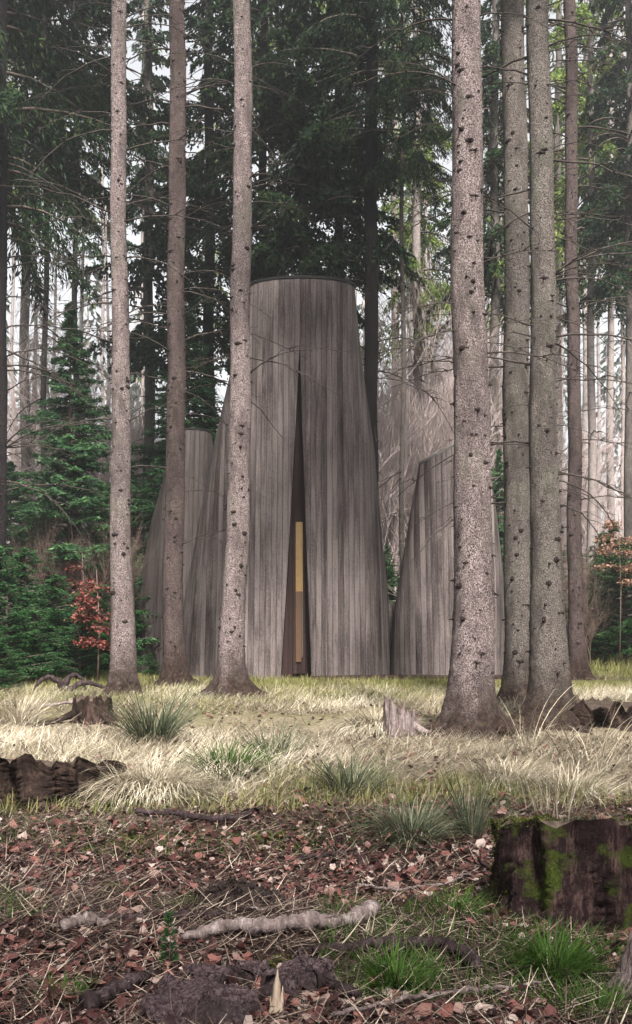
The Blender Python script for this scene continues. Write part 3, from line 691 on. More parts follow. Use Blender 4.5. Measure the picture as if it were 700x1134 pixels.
# unseen trees beside and behind the viewer, added to cut skylight and shade the clearing
b = MB(); a_ = CR['A'][0].data; n = len(a_.vertices); cv = np.empty(n * 3, np.float32); a_.vertices.foreach_get('co', cv); cv = cv.reshape(-1, 3)
for (x, y, zc, sc) in [(-9, 3, 7, 1.1), (-11, 9, 7, 1.2), (-7.5, -3, 8, 1.1), (9, 2, 7, 1.1), (10.5, 8, 7, 1.2), (8, -5, 9, 1.1), (-6.5, -8, 10, 1.1), (2.5, -12.5, 9, 1.1), (5, -10, 8, 1.2), (-12, 15, 6, 1.2), (13, 14, 7, 1.2), (-.5, -14, 8, 1.2), (-8, -11, 7, 1.2), (11, -11, 7, 1.2), (-15, -3, 4, 1.3), (15, -2, 4, 1.3), (-16, 8, 4, 1.4), (16, 8, 4, 1.4)]:
    th = rng.uniform(0, 6.28); c_, s_ = math.cos(th) * sc, math.sin(th) * sc
    W = np.stack([cv[:, 0] * c_ - cv[:, 1] * s_ + x, cv[:, 0] * s_ + cv[:, 1] * c_ + y, cv[:, 2] * sc + zc], 1)
    b.add(W, np.arange(n).reshape(-1, 4), None, 0)
    b.tube(np.array([[x, y, -.2], [x, y, 10.], [x, y, zc + 12 * sc]]), [.2, .15, .03], 8, m=1)
tag(b.build('surrounding_wood', [M['needles'], M['bark']]), 'unseen spruce wood added to shade the clearing', 'wood', kind='stuff')

# far wood: one mass in the haze
b = MB(); lf = []
for k in range(48):
    Y = rng.uniform(60, 110); u = rng.uniform(-160, 860)
    if 405 < u < 500 and k % 4: u -= 330
    x = (u - UH) / F * Y; z0 = float(zg(x, Y)); r = rng.uniform(.1, .2)
    b.tube(np.array([[x, Y, z0 - .5], [x + rng.normal(0, .3), Y, z0 + 24]]), [r, r * .4], 5)
    n = 170; zc = rng.uniform(9, 24, n); rad = (25 - zc) * .13 + .3; a = rng.uniform(0, 6.28, n)
    C = np.stack([x + np.cos(a) * rad * rng.uniform(.2, 1, n), Y + np.sin(a) * rad, z0 + zc], 1)
    D = np.stack([np.cos(a), np.sin(a), -rng.uniform(.5, 1.5, n)], 1); diamonds(b, C, D, .9, .32, m=1)
    n = 60; C = np.stack([x + rng.normal(0, 1.3, n), Y + rng.normal(0, 1, n), z0 + rng.uniform(0, 3.5, n)], 1)
    diamonds(b, C, rng.normal(0, 1, (n, 3)) + [0, 0, 1.2], 1.3, .14, m=2)
tag(b.build('far_wood', [M['palewood'], M['needles'], M['twig']]), 'far wood of many thin trunks and crowns fading into white haze', 'wood', kind='stuff')

# ------------------------------------------------------------------ ground cover
def blades(b, P, az, L, W, lean, curve, seg=4, m=0, z0=None):
    """arching ribbons from P, leaning towards az"""
    n = len(P); t = np.linspace(0, 1, seg + 1)
    d = np.stack([np.cos(az), np.sin(az), 0 * az], 1)
    L = np.broadcast_to(L, (n,)); lean = np.broadcast_to(lean, (n,)); curve = np.broadcast_to(curve, (n,)); W = np.broadcast_to(W, (n,))
    ang = lean[:, None] + curve[:, None] * t[None]                      # angle from vertical along the blade
    st = L[:, None] / seg
    dx = np.sin(ang) * st; dz = np.cos(ang) * st
    X = np.cumsum(dx, 1) - dx; Z = np.cumsum(dz, 1) - dz
    C = P[:, None] + d[:, None] * X[..., None]; C = C + np.stack([0 * Z, 0 * Z, Z], -1)
    g = zg(C[..., 0], C[..., 1]) + .004; C[..., 2] = np.maximum(C[..., 2], g)
    tw = rng.uniform(0, 3.14, n); s = np.stack([-np.sin(az + tw * .35), np.cos(az + tw * .35), 0 * az], 1)
    wv = (W[:, None] * (1 - t[None]) ** .6 * .5 + .0004)
    A = np.stack([C - s[:, None] * wv[..., None], C + s[:, None] * wv[..., None]], 2)
    k = seg + 1; V = A.reshape(-1, 3); base = np.arange(n)[:, None] * k * 2; i = np.arange(seg)[None] * 2
    Q = np.stack([base + i, base + i + 1, base + i + 3, base + i + 2], -1).reshape(-1, 4)
    b.add(V, Q, None, m)
def scatter(n, y0, y1, xm=.36, power=1.0):
    y = y0 + (y1 - y0) * rng.random(n) ** power; x = rng.uniform(-1, 1, n) * (xm * y + .3)
    return x, y
def on(x, y, dz=0): return np.stack([x, y, zg(x, y) + dz], 1)
def clumpmask(x, y, sc, thr, seed=0): return (bumps(x * sc + seed, y * sc - seed)) > thr
TB = np.array([o.location[:2] for o in bpy.data.objects if o.get('category') == 'tree' and o.location[1] < 17])
def FREE(x, y):
    d = np.min(np.hypot(x[:, None] - TB[None, :, 0], (y[:, None] - TB[None, :, 1]) * 1.0), 1)
    return d > .33 + .12 * bumps(x * 2, y * 2) * .5 + rng.random(len(x)) * .2
# matted dry straw
b = MB()
x, y = scatter(135000, 5.2, 14.5)
edge = y + 1.2 * bumps(x * .6 + 3, y * .6)
k = (edge > 5.9 + rng.random(len(x)) * 2.4) & (bumps(x * .9 + 5, y * 1.3) > -2.6 + rng.random(len(x)) * 1.6 + np.clip(y - 11, 0, 5) * .5); k &= FREE(x, y); x, y = x[k], y[k]
azf = 1.0 * bumps(x * .5, y * .5) + rng.normal(0, 1.3, len(x))
blades(b, on(x, y), azf, rng.uniform(.07, .25, len(x)), rng.uniform(.0022, .005, len(x)), rng.uniform(.5, 1.45, len(x)), rng.uniform(.1, 1.6, len(x)))
tag(b.build('dry_grass', M['straw']), 'matted pale straw-coloured grass across the clearing', 'dry grass', kind='stuff')
# yellow-green short grass near the chapel
b = MB(); x, y = scatter(70000, 9.5, 17.0, .42)
k = (y > 11.2 + 1.3 * bumps(x * .7, y * .7) * .7) & (bumps(x * 1.7 + 8, y * 1.1) > -1.1 + rng.random(len(x))) & ~((y > 16.1) & (x > -2.5) & (x < 3.2)) & FREE(x, y); x, y = x[k], y[k]
blades(b, on(x, y), rng.uniform(0, 6.28, len(x)), rng.uniform(.04, .13, len(x)), rng.uniform(.003, .007, len(x)), rng.uniform(0, .6, len(x)), rng.uniform(0, .9, len(x)), 3)
x, y = scatter(14000, 17, 24, .42); k = (np.abs(x) > 3.3); x, y = x[k], y[k]
blades(b, on(x, y), rng.uniform(0, 6.28, len(x)), rng.uniform(.08, .28, len(x)), .012, rng.uniform(0, .8, len(x)), rng.uniform(0, 1.2, len(x)), 3)
tag(b.build('short_grass', M['straw_green']), 'short yellow-green grass around the chapel', 'grass', kind='stuff')
# green strip and patches in the foreground
b = MB(); x, y = scatter(60000, 6.4, 15)
k = (bumps(x * .8 + 21, y * 1.1 + 4) > .9) & FREE(x, y); x, y = x[k], y[k]
blades(b, on(x, y), rng.uniform(0, 6.28, len(x)), rng.uniform(.05, .15, len(x)), rng.uniform(.003, .006, len(x)), rng.uniform(0, .8, len(x)), rng.uniform(0, 1.2, len(x)), 3, m=1)
x, y = scatter(42000, 3.0, 9.0)
s = bumps(x * .8 + 9, y * 1.4 + 2)
k = ((np.abs(y - 5.9 - .25 * np.sin(x * 2)) < .38) & (rng.random(len(x)) < .45)) | (s > 3.6) | ((s > 1.9) & (x > .0) & (y < 4.6)); x, y = x[k], y[k]
blades(b, on(x, y), rng.uniform(0, 6.28, len(x)), rng.uniform(.03, .09, len(x)), rng.uniform(.002, .004, len(x)), rng.uniform(0, .7, len(x)), rng.uniform(0, 1.2, len(x)), 3)
tag(b.build('green_grass', [M['grass'], M['straw_green']]), 'sparse fresh green grass between the dead leaves', 'grass', kind='stuff')
# fallen leaves
def leaves(b, x, y, size, lift, m=0):
    n = len(x)
    rows = [(0, 0), (.3, .34), (.62, .38), (1, 0)]
    T0 = [(0, 0, 0)] + [(t, s * w, 0) for t, w in rows[1:3] for s in (-1, 0, 1)] + [(1, 0, 0)]
    T0 = np.array(T0, float) - [.5, 0, 0]
    tris = [(0, 2, 1), (0, 3, 2), (1, 2, 5), (1, 5, 4), (2, 3, 6), (2, 6, 5), (4, 5, 7), (5, 6, 7)]
    P = np.repeat(T0[None], n, 0); P[..., 0] += rng.normal(0, .04, P.shape[:2]); P[..., 1] *= rng.uniform(.8, 1.4, n)[:, None]
    k1 = rng.normal(0, .5, n)[:, None]; k2 = rng.normal(.15, .35, n)[:, None]
    P[..., 2] = k1 * P[..., 0] ** 2 + k2 * np.abs(P[..., 1]) + rng.normal(0, .075, P.shape[:2])
    P *= size[:, None, None]
    a = rng.uniform(0, 6.28, n); tx = rng.normal(0, .3, n); ty = rng.normal(0, .3, n)
    def rot(P, i, j, an):
        c, s = np.cos(an)[:, None], np.sin(an)[:, None]; A, B = P[..., i].copy(), P[..., j].copy(); P[..., i] = A * c - B * s; P[..., j] = A * s + B * c
    rot(P, 1, 2, tx); rot(P, 0, 2, ty); rot(P, 0, 1, a)
    P[..., 2] -= P[..., 2].min(1)[:, None]
    P += on(x, y, 0)[:, None]; P[..., 2] += (lift * rng.random(n))[:, None]
    b.add(P.reshape(-1, 3), None, (np.arange(n)[:, None, None] * 8 + np.array(tris)[None]).reshape(-1, 3), m)
b = MB(); x, y = scatter(42000, 2.5, 6.9, .4, .8)
k = (rng.random(len(x)) < np.interp(y, [2.5, 4.6, 5.8, 7.2], [1, .8, .4, .1])) & (bumps(x * 1.3, y * 1.3) > -1.6 + rng.random(len(x))); x, y = x[k], y[k]
leaves(b, x, y, np.clip(rng.lognormal(-3.55, .42, len(x)), .01, .075), .02)
x, y = scatter(1500, 6.9, 13, .4); leaves(b, x, y, rng.uniform(.03, .06, len(x)), .02)
tag(b.build('fallen_leaves', M['litter']), 'curled red-brown fallen leaves covering the foreground', 'leaf litter', kind='stuff')
# twigs, needles, stalks
b = MB(); x, y = scatter(60000, 2.5, 8.5, .4, .9); k = rng.random(len(x)) < np.interp(y, [2.5, 6, 8.5], [1, .85, .15]); x, y = x[k], y[k]
n = len(x); a = rng.uniform(0, 6.28, n)
blades(b, on(x, y, .015), a, rng.uniform(.04, .2, n), rng.uniform(.002, .0055, n), rng.uniform(1.15, 1.6, n), rng.normal(0, .3, n), 3)
x, y = scatter(9000, 8, 16, .4); n = len(x)
blades(b, on(x, y, .03), rng.uniform(0, 6.28, n), rng.uniform(.06, .3, n), rng.uniform(.004, .01, n), rng.uniform(1.2, 1.6, n), rng.normal(0, .3, n), 3)
for tx, ty in TB:
    n = 700; a = rng.uniform(0, 6.28, n); q = .1 + .7 * rng.random(n); x, y = tx + q * np.cos(a), ty + q * np.sin(a) * .8
    blades(b, on(x, y, .01), rng.uniform(0, 6.28, n), rng.uniform(.05, .25, n), rng.uniform(.004, .01, n), rng.uniform(1.1, 1.6, n), rng.normal(0, .3, n), 3)
tag(b.build('twig_litter', M['twiglitter']), 'broken twigs and stalks strewn over the foreground', 'twigs', kind='stuff')
# moss cushions on the soil
def mosspatch(b, cx, cy, r, n, m=0, size=.02):
    a = rng.uniform(0, 6.28, n); q = r * rng.random(n) ** .6; x, y = cx + q * np.cos(a), cy + .7 * q * np.sin(a)
    C = on(x, y, 0); C[:, 2] += rng.uniform(0, .03, n) * (1 - q / r)
    diamonds(b, C, rng.normal(0, .5, (n, 3)) + [0, 0, 1], size, size * .5, m)
b = MB()
for (u, v, r, n) in [(150, 935, .35, 1500), (300, 930, .3, 1200), (520, 990, .35, 2200), (560, 975, .2, 1200), (240, 770, .5, 1500), (420, 770, .8, 2500), (470, 925, .3, 1200), (640, 775, .6, 1500), (680, 705, .9, 1500), (120, 985, .15, 400), (300, 1075, .2, 700), (590, 1110, .3, 1600)]:
    g = G(u, v); mosspatch(b, g[0], g[1], r, n, 0, .012 * g[1] ** .5)
tag(b.build('moss', M['moss']), 'yellow-green moss patches on the soil', 'moss', kind='stuff')

# grass tufts: things
def tuft(label, u, v, n, h, spread, m, lean=.2, curve=1.1, w=.004, name='grass_tussock', cat='grass tuft', group='grass tufts in the clearing', rad=.06, dz=0, stretch=1):
    g = G(u, v); b = MB(); a = rng.uniform(0, 6.28, n); q = rad * rng.random(n) ** .5
    P = np.stack([g[0] + q * np.cos(a), g[1] + q * np.sin(a), 0 * a], 1); P[:, 0] = g[0] + (P[:, 0] - g[0]) * stretch; P[:, 2] = zg(P[:, 0], P[:, 1]) - .005 + dz * rng.random(n)
    blades(b, P, a + rng.normal(0, .5, n), h * rng.uniform(.45, 1.15, n), w * rng.uniform(.6, 1.3, n), np.abs(rng.normal(0, lean, n)) + .05 + spread * q / rad, curve * rng.uniform(.1, 1.2, n), 6)
    b.V = [V - g for V in b.V]
    return tag(b.build(name, m, loc=tuple(g)), label, cat, group)
GR, RU, ST = M['grass'], M['rush'], M['straw']
tuft('bright green tuft in front of the mossy stump', 614, 1080, 620, .22, .5, GR, curve=1.6, rad=.09)
tuft('bright green tuft beside the end of the dark curved root', 438, 1093, 420, .17, .5, GR, curve=1.6, rad=.07)
tuft('small green tuft among leaves near the lower left corner', 68, 1108, 190, .1, .5, GR, rad=.06)
tuft('loose green tuft below the left foot of the mossy stump', 500, 1015, 260, .16, .6, GR, rad=.1)
tuft('green tuft at the lower right edge of the picture', 655, 1125, 260, .12, .5, GR, rad=.1)
tuft('broad grey-green rush tussock in front of the dry straw', 455, 928, 620, .34, .8, RU, curve=1.4, rad=.16, w=.005)
tuft('upright dark rush tuft just left of the mossy stump', 522, 925, 160, .42, .25, RU, curve=.5, rad=.06, w=.005)
tuft('rush tussock below the small pale stump', 385, 878, 420, .4, .7, RU, curve=1.3, rad=.18, w=.006)
tuft('tall grey-green tussock in front of the slimmest trunk', 168, 822, 520, .62, .5, RU, curve=1.0, rad=.16, w=.008)
tuft('low dark green tussock in the middle of the clearing', 250, 850, 500, .32, .9, M['grass'], curve=1.3, rad=.3, w=.007)
tuft('sparse rush tuft right of the low dark tussock', 305, 838, 180, .4, .5, RU, rad=.2, w=.006)
tuft('pale straw tuft right of the root tangle', 120, 870, 260, .3, .6, ST, rad=.12)
tuft('tall bent straw stalks in front of the close pair of trunks', 585, 832, 26, .75, .3, ST, curve=.9, rad=.12, w=.006)
tuft('long leaning straw stalks at the right picture edge', 650, 850, 36, .8, .45, ST, curve=1.2, rad=.2, w=.006)
tuft('thick pale grass shock spilling beside the small pale stump', 415, 812, 2600, .32, 1.3, ST, lean=.5, curve=1.7, rad=.26, w=.006, dz=.14, stretch=1.6)
tuft('dry straw draped over the right end of the rotten left stump', 170, 884, 1500, .34, 1.2, ST, lean=.5, curve=1.8, rad=.13, w=.004, dz=.16, stretch=3)
tuft('dry straw hanging over the rotten stump at the left edge', 60, 868, 900, .3, 1.3, ST, lean=.6, curve=1.9, rad=.16, w=.004, dz=.24, stretch=3)
tuft('droopy straw shock in the right part of the clearing', 630, 880, 900, .28, .8, ST, curve=1.8, rad=.28, w=.005)
tuft('droopy straw shock in the centre right of the clearing', 560, 865, 900, .25, .8, ST, curve=1.8, rad=.3, w=.005)
tuft('short green tuft right of the chapel slit', 370, 775, 200, .2, .5, M['straw_green'], rad=.2, w=.008)
tuft('straw tuft at the foot of the left root piece', 20, 800, 300, .45, .5, ST, curve=1.3, rad=.2, w=.008)
tuft('pale thin stalks standing beside the mossy stump', 610, 902, 60, .35, .2, ST, curve=.4, rad=.2)

# ------------------------------------------------------------------ stumps and dead wood
def mossy_bark(name, a, b_, c, mossf=.5):
    m, nt, bs = mat(name); tc = nt.nodes.new('ShaderNodeTexCoord').outputs['Object']
    n = math_(nt, 'ADD', math_(nt, 'MULTIPLY', noise(nt, mapping(nt, tc, (1, 1, .35)), 14, 7, .7), .55), math_(nt, 'MULTIPLY', noise(nt, mapping(nt, tc, (1, 1, .13)), 75, 6, .8), .45)); n2 = noise(nt, tc, 5, 5, .65); n3 = noise(nt, tc, 90, 4, .8)
    col = ramp(nt, n, [(.3, a), (.5, b_), (.68, c)])
    mo = ramp(nt, n3, [(.3, (.006, .009, .003)), (.7, (.05, .065, .012))])
    col = mix(nt, ramp(nt, n2, [(1 - mossf, (0, 0, 0)), (1.08 - mossf, (1, 1, 1))]), col, mo)
    nt.links.new(col, bs.inputs['Base Color']); bs.inputs['Roughness'].default_value = .9; bs.inputs['Specular IOR Level'].default_value = .04
    bump(nt, bs, math_(nt, 'ADD', n, math_(nt, 'MULTIPLY', n3, .3)), .03, 1); return m
M['stump'] = mossy_bark('rotting_stump_bark', (.003, .002, .002), (.015, .009, .009), (.1, .062, .055), .46)
M['stump2'] = mossy_bark('dark_stump_bark', (.004, .003, .003), (.018, .012, .01), (.085, .055, .045), .3)
M['stumptop'] = simple('cut_stump_wood', [(.3, (.012, .009, .007)), (.7, (.07, .052, .042))], 25)
M['root'] = mossy_bark('weathered_root', (.02, .014, .014), (.13, .1, .096), (.36, .31, .3), .15)
M['darkroot'] = mossy_bark('dark_root', (.005, .004, .004), (.025, .017, .018), (.11, .08, .085), .15)
M['slab'] = bark('bark_slab', (.15, .11, .115), (.06, .04, .044), (.01, .006, .007), 34, False)
M['palesplint'] = simple('pale_splintered_wood', [(.3, (0.125, 0.085, 0.060)), (.7, (0.300, 0.250, 0.200))], 12, scale3=(4, 4, .4))
M['char'] = simple('black_humus', [(.3, (.006, .005, .005)), (.7, (.04, .028, .026))], 40, bmp=.03)
def stump(label, c, r, h, seed, m, tilt=(0, 0), ell=1.0, moss=600, flare=.5, rough=.05, rag=.02, topmoss=True, roots=()):
    r_ = np.random.default_rng(seed); z0 = float(zg(c[0], c[1])); root = empty('tree_stump', (c[0], c[1], z0), label, 'tree stump')
    na, nz = 96, 36; th = np.linspace(0, 2 * math.pi, na, endpoint=False); rows = []
    ph = r_.uniform(0, 6.28, 8)
    edge = rag * (np.sin(th * 9 + ph[0]) + np.sin(th * 17 + ph[1]) + r_.normal(0, .5, na))
    for k in np.linspace(0, 1, nz):
        e = (1 - k) ** 2.5
        rr = r * (1 + flare * e * (.45 + .55 * np.sin(th * 4 + ph[2]) + .3 * np.sin(th * 7 + ph[3])) + rough * np.sin(th * 11 + 4 * k + ph[4]) + rough * .7 * np.sin(th * 19 + ph[5]) + rough * .6 * np.sin(th * 6 + ph[6] - 5 * k) + r_.normal(0, rough * .25, na))
        x, y = rr * np.cos(th), rr * np.sin(th) * ell
        z = -.08 + (h + .08) * k + (edge + tilt[0] * x + tilt[1] * y) * k ** 2
        rows.append(np.stack([x, y, z], 1))
    b = MB(); b.grid(np.array(rows), closed=True); b.build('bark', M[m], root)
    b = MB(); top = rows[-1]; rr_ = [top]
    for s in (.92, .7, .45, .2, .03):
        q = top * s; q[:, 2] = h + (tilt[0] * q[:, 0] + tilt[1] * q[:, 1]) - .012 * (1 - s) + edge * max(0, s - .8) + r_.normal(0, .004, na); rr_.append(q)
    b.grid(np.array(rr_), closed=True); b.build('cut_top', M['stumptop'], root)
    if moss:
        b = MB(); A = np.array(rows); i = r_.integers(4, nz, moss * 3); j = r_.integers(0, na, moss * 3); P = A[i, j]
        f = np.sin(P[:, 0] * 9 + ph[0]) + np.sin(P[:, 2] * 11 + ph[1] + P[:, 0] * 5) + np.sin(P[:, 1] * 7 + ph[3]) > .5
        P = P[f]; nn = np.stack([P[:, 0], P[:, 1], 0 * P[:, 0]], 1)
        diamonds(b, P + r_.normal(0, .006, P.shape), nn * 1.5 + r_.normal(0, .3, P.shape) + [0, 0, .25], .013, .006)
        if topmoss:
            n = moss; a = r_.uniform(0, 6.28, n); j = (a / 6.2832 * na).astype(int) % na; P = top[j] * r_.uniform(.75, 1.03, n)[:, None]; P[:, 2] = top[j][:, 2] + r_.uniform(-.01, .006, n)
            f = (np.sin(a * 3 + ph[4]) > -.3); P = P[f]
            diamonds(b, P, r_.normal(0, .5, P.shape) + [0, 0, 1], .013, .006)
        tag(b.build('moss', M['moss'], root), kind='stuff')
    for (a, L, rr0, drop) in roots:
        t = np.linspace(0, 1, 10); b = MB(); d = np.array([math.cos(a), math.sin(a), 0])
        P = np.outer(r * .7 + t * L, d); P[:, 2] = h * drop * (1 - t) ** 2 - .02; P[:, :2] += r_.normal(0, .015, (10, 2))
        b.tube(P, np.interp(t, [0, 1], [rr0, .01]), 9, rough=.12); b.build('root', M[m], root)
    return root
stump('big dark mossy stump cut by the right picture edge', (1.23, 4.5), .40, .40, 21, 'stump', tilt=(0, -.2), moss=4200, flare=.3, rough=.06, rag=.012, roots=((3.5, .35, .07, .4), (4.2, .25, .06, .4), (3.0, .3, .06, .35)))
g = G(45, 893); stump('wide rotten stump in shadow at the left picture edge', (g[0] - .12, g[1] + .45), .5, .2, 22, 'stump2', tilt=(-.05, -.16), moss=500, flare=.25, rough=.09, rag=.022, roots=((5.9, .7, .07, .6), (6.1, 1.0, .06, .7), (5.6, .5, .06, .5), (.1, .8, .07, .6)))
g = G(98, 802); stump('small moss-capped stump in front of the slimmest trunk', (g[0], g[1] + .2), .2, .27, 23, 'stump2', moss=500, flare=.5, rag=.02, roots=((3.6, .5, .05, .6), (5.5, .4, .04, .5)))
g = G(448, 816); stump('small pale broken stump beside the shock of pale grass', (g[0] - .02, g[1] + .15), .16, .27, 24, 'root', tilt=(-.5, 0), moss=150, flare=.8, rag=.03, topmoss=False, roots=((5.6, .5, .05, .5), (0, .4, .04, .4)))
g = G(612, 812); stump('low crumbling stump under the close pair of trunks', (g[0] - .45, g[1] + .1), .17, .12, 25, 'stump2', moss=150, flare=.4, rag=.02)
g = G(668, 806); stump('low dark overgrown stump at the right side of the clearing', (g[0] + .1, g[1] + .5), .5, .17, 26, 'stump2', moss=500, flare=.3, rag=.03, rough=.08)

def wood(name, label, pts, rad, m, cat, n=10, rough=.12, forks=(), sub=8, lift=.0, group=None):
    """pts [(u,v)] read on the ground; rises by its own radius"""
    P = np.array([G(u, v) for u, v in pts]); c = P[0].copy(); t = np.linspace(0, 1, len(P)); tt = np.linspace(0, 1, sub * len(P))
    Q = np.stack([np.interp(tt, t, P[:, i]) for i in range(3)], 1)
    ker = np.ones(5) / 5
    for i in range(3): Q[2:-2, i] = np.convolve(Q[:, i], ker, 'valid')
    rr = np.interp(tt, np.linspace(0, 1, len(rad)), rad)
    Q[:, 2] = zg(Q[:, 0], Q[:, 1]) + rr * .9 + .02 + lift; Q += rng.normal(0, .004, Q.shape)
    rr = rr * (1 + .12 * np.sin(tt * 23) + rng.normal(0, .05, len(tt)))
    root = empty(name, c, label, cat, group); b = MB(); b.tube(Q - c, rr, n, rough=rough); b.build('stem', M[m], root)
    for (k, du, dz, L, r0) in forks:
        i = int(k * (len(Q) - 1)); s = np.linspace(0, 1, 7); p = Q[i] - c
        W = p + np.stack([du * L * s, .25 * L * s, dz * L * s - .1 * L * s * s], 1) + rng.normal(0, .006, (7, 3))
        b = MB(); b.tube(W, np.interp(s, [0, 1], [r0, r0 * .3]), 7, rough=.08); b.build('side_branch', M[m], root)
    return root
wood('fallen_branch', 'thick pale weathered root lying across the centre foreground', [(203, 1047), (250, 1038), (300, 1040), (345, 1034), (385, 1032), (412, 1020)], [.015, .03, .028, .034, .026, .04], 'root', 'root', 12, forks=[(.55, .6, .1, .25, .012), (.3, -.5, .15, .15, .01)])
wood('fallen_branch', 'dark curved branch bending down beside the green tuft', [(345, 1060), (400, 1057), (450, 1053), (490, 1058), (515, 1068), (528, 1082)], [.012, .018, .02, .024, .027, .022], 'darkroot', 'branch', 10)
wood('fallen_branch', 'long thin twig lying along the bottom right foreground', [(365, 1140), (430, 1122), (500, 1112), (560, 1105), (612, 1094)], [.006, .008, .008, .007, .004], 'root', 'branch', 6, rough=.05, lift=.01)
wood('fallen_branch', 'dark rotten branch in front of the rotten left stump', [(150, 905), (200, 908), (250, 915), (292, 898)], [.015, .02, .02, .012], 'darkroot', 'branch', 8)
wood('fallen_branch', 'black branch running out of the lower left corner', [(95, 1130), (120, 1115), (150, 1098), (170, 1085)], [.03, .025, .022, .01], 'darkroot', 'branch', 9)
wood('fallen_branch', 'thin grey branch crossing the leaves in the left foreground', [(95, 1020), (150, 1024), (210, 1022), (262, 1018)], [.008, .012, .014, .008], 'darkroot', 'branch', 8, forks=[(.4, .5, .3, .2, .006)])
wood('fallen_branch', 'short dark branch below the rush tussock', [(330, 956), (370, 951), (400, 953)], [.008, .013, .006], 'darkroot', 'branch', 7)
wood('fallen_branch', 'moss-flecked stick left of the grey foreground branch', [(68, 1036), (95, 1030), (118, 1032)], [.02, .028, .014], 'root', 'branch', 8)
wood('fallen_branch', 'sunlit arching root among the grass left of the slimmest trunk', [(20, 800), (50, 790), (90, 786), (130, 792)], [.012, .018, .018, .01], 'root', 'root', 7, lift=.06)
wood('fallen_branch', 'thin stick lying on the debris left of the mossy stump', [(395, 985), (440, 993), (490, 985), (535, 965)], [.005, .008, .008, .004], 'root', 'branch', 6)
wood('fallen_branch', 'dark branch along the bottom edge beneath the bark slabs', [(255, 1120), (310, 1108), (360, 1100), (400, 1112)], [.014, .024, .022, .012], 'darkroot', 'branch', 9)
for i in range(26):
    u, v = rng.uniform(10, 690), rng.uniform(930, 1125); du = rng.uniform(-60, 60); dv = rng.uniform(-14, 14)
    wood('stick', None, [(u, v), (u + du * .5, v + dv * .3), (u + du, v + dv)], [.003, .005, .002], ('darkroot', 'root')[i % 2], 'stick', 5, rough=.05, sub=4, group='small loose sticks in the leaf litter')['label'] = '%s stick in the %s litter %s' % (('dark brown', 'pale grey')[i % 2], 'farthest' if v < 985 else ('middle' if v < 1055 else 'nearest'), ('at the left edge', 'left of the long pale root', 'beside the long pale root', 'near the bright green tufts', 'below the mossy stump')[min(4, int(u / 140))]) + (', pointing away' if abs(dv) > abs(du) * .35 else ', tilting right' if du * dv > 0 else ', tilting left')
# upturned root left
g = G(70, 768); root = empty('upturned_root', g, 'dark gnarled root piece arching in front of the low thicket', 'root')
for k, (a, L, hh) in enumerate([(0.2, .75, .2), (2.9, .45, .28), (.9, .5, .32)]):
    s = np.linspace(0, 1, 12); b = MB(); P = np.stack([math.cos(a) * L * s, .2 * math.sin(a * 2) * s, hh * np.sin(s * 2.6 + .4) - .05], 1)
    b.tube(P + rng.normal(0, .008, P.shape), np.interp(s, [0, 1], [.05, .015]), 9, rough=.1); b.build('root_arm', M['darkroot'], root)
# bark slabs
def slab(label, pts, h, seed):
    P = np.array([G(u, v) for u, v in pts]); c = P.mean(0); r_ = np.random.default_rng(seed); n = 40
    t = np.linspace(0, len(P), n, endpoint=False); i = t.astype(int) % len(P); j = (i + 1) % len(P); f = (t % 1)[:, None]
    E = P[i] * (1 - f) + P[j] * f - c; E += r_.normal(0, .012, E.shape); rows = []
    for s, z in ((1.03, -.02), (1.02, h * .6), (.96, h), (.8, h * 1.12), (.5, h * 1.22), (.02, h * 1.25)):
        q = E * s; q[:, 2] = E[:, 2] * s + z + r_.normal(0, .006, n); rows.append(q)
    b = MB(); b.grid(np.array(rows), closed=True); tag(b.build('bark_slab', M['slab'], loc=tuple(c), smooth=False), label, 'bark', 'bark slabs in the foreground')
slab('large purplish bark slab lying at the bottom edge left of centre', [(158, 1130), (180, 1100), (262, 1102), (290, 1122), (270, 1146), (190, 1148)], .05, 1)
slab('purplish bark slab above the larger one at the bottom edge', [(205, 1092), (255, 1083), (300, 1088), (285, 1099), (220, 1100)], .05, 2)
slab('flat purplish bark slab right of the larger one', [(285, 1102), (330, 1075), (370, 1085), (365, 1102), (320, 1112)], .06, 3)
g = G(305, 1128)
b = MB()
for dx, hh, w_, ln in ((0, .15, .02, .05), (.014, .1, .011, .09), (-.012, .07, .01, -.06)):
    zz = np.linspace(-.03, hh, 9); k_ = (zz + .03) / (hh + .03); wv = w_ * (1 - k_ ** 2.2) * (1 + rng.normal(0, .12, 9)); A = []
    for z_, w2 in zip(zz, wv): A.append([[dx + ln * z_ + a_ * w2 + rng.normal(0, .0012), c_ * .004 + .1 * z_ + rng.normal(0, .001), z_] for a_, c_ in ((-1, 0), (-.3, -1), (.5, -.8), (1, 0), (0, 1))])
    b.grid(np.array(A), closed=True)
tag(b.build('wood_splinter', M['palesplint'], loc=tuple(g)), 'pale upright wood splinter at the bottom edge', 'splinter')
# humus heap
g = G(262, 1000); b = MB(); n = 900
a = rng.uniform(0, 6.28, n); q = rng.random(n) ** .6
C = np.stack([.22 * q * np.cos(a), .13 * q * np.sin(a), .09 * (1 - q) + rng.normal(0, .012, n)], 1)
th = np.linspace(0, 6.28, 40, endpoint=False)
b.grid(np.array([np.stack([.24 * s * np.cos(th), .15 * s * np.sin(th), np.full(40, .1 * (1 - s ** 1.5) - .01) + rng.normal(0, .012, 40)], 1) for s in (1, .85, .7, .5, .3, .02)]), closed=True)
diamonds(b, C, rng.normal(0, 1, (n, 3)), .05, .018)
tag(b.build('humus_heap', M['char'], loc=tuple(g)), 'black crumbly heap of humus in the leaf litter', 'humus heap')
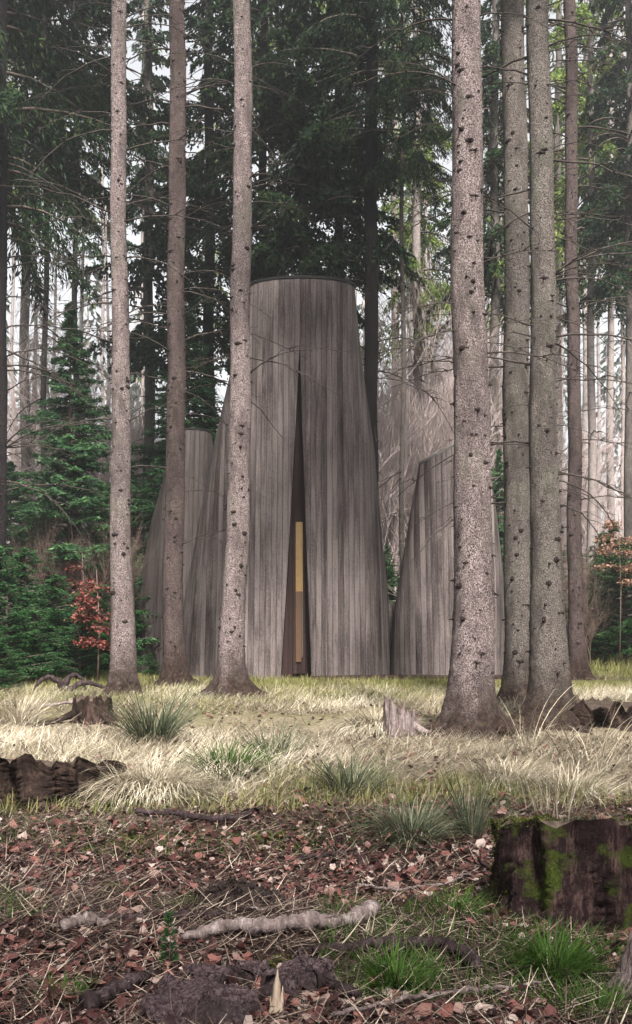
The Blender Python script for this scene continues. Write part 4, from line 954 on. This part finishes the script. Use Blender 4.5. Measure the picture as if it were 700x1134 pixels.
# fibrous root at right bottom edge
g = G(694, 1098); root = empty('tree_stump', g, 'fibrous grey root collar cut by the lower right picture edge', 'tree stump')
for k in range(9):
    s = np.linspace(0, 1, 9); b = MB(); a = 2.0 + k * .28
    P = np.stack([.06 + math.cos(a) * (.02 + .1 * s), math.sin(a) * (.02 + .1 * s), .2 * (1 - s) ** 1.6], 1); b.tube(P + rng.normal(0, .004, P.shape), np.interp(s, [0, 1], [.022, .012]), 7, rough=.1); b.build('root', M['root'], root)
# seedling
g = G(187, 1072); root = empty('seedling', g, 'tiny conifer seedling standing in the left foreground leaves', 'seedling')
b = MB(); b.tube(np.array([[0, 0, 0], [.005, 0, .1], [0, 0, .2]]), [.003, .002, .001], 5); b.build('stem', M['twig_brown'], root)
b = MB(); n = 260; z = rng.uniform(.02, .2, n); a = rng.uniform(0, 6.28, n); r = .035 * (1 - z / .24)
diamonds(b, np.stack([np.cos(a) * r, np.sin(a) * r, z], 1), np.stack([np.cos(a), np.sin(a), .6 + 0 * a], 1), .035, .004); b.build('needles', M['needles_young'], root)

# roots creeping out from the trunk feet are part of each tree
def creeping(rootobj_label, angs, r0, L0):
    for o in [o for o in bpy.data.objects if o.get('label') == rootobj_label]:
        for a in angs:
            L = L0 * rng.uniform(.7, 1.3); t = np.linspace(0, 1, 12); d = np.array([math.cos(a), math.sin(a)]); wob = rng.normal(0, .06, 12).cumsum() * .4
            xy = np.outer(r0 + t * L, d) + np.outer(wob, [-d[1], d[0]]); w = xy + np.array(o.location[:2])
            z = zg(w[:, 0], w[:, 1]) - o.location.z + np.interp(t, [0, .15, 1], [.16, .07, -.01]); b = MB()
            b.tube(np.column_stack([xy, z]), np.interp(t, [0, .3, 1], [.08, .045, .012]), 9, rough=.14); b.build('root', M['stump2'], o)
creeping('thickest pale spruce trunk with flared mossy roots in front of the slanted tower', [3.3, 3.8, 5.5, 5.95, 4.6, 6.3], .2, .75)
creeping('knotty spruce trunk with spreading roots overlapping the left edge of the main tower', [3.5, 4.4, 5.5, 6.1], .12, .5)
creeping('slim spruce trunk in front of the rearmost left tower of the chapel', [5.4, 6.1, 4.5], .12, .3)
creeping('brownish spruce trunk with broad foot, right one of a close pair beside the slanted tower', [5.6, 6.2, 4.3], .2, .4)
creeping('thin brown spruce trunk standing alone right of the close pair', [5.9, 3.6], .1, .25)

# ------------------------------------------------------------------ haze
for o in HIDE: bpy.data.objects.remove(o)
b = MB(); b.box(-127, 127, -127, 127, -2.0, 46)
hz = b.build('haze', [], smooth=False); hm = bpy.data.materials.new('haze'); hm.use_nodes = True; nt = hm.node_tree
nt.nodes.remove(nt.nodes['Principled BSDF']); pv = nt.nodes.new('ShaderNodeVolumePrincipled')
pv.inputs['Color'].default_value = (.95, .96, .98, 1); pv.inputs['Density'].default_value = HAZE; pv.inputs['Anisotropy'].default_value = .72
nt.links.new(pv.outputs[0], nt.nodes['Material Output'].inputs['Volume']); hz.data.materials.append(hm); tag(hz, kind='stuff')
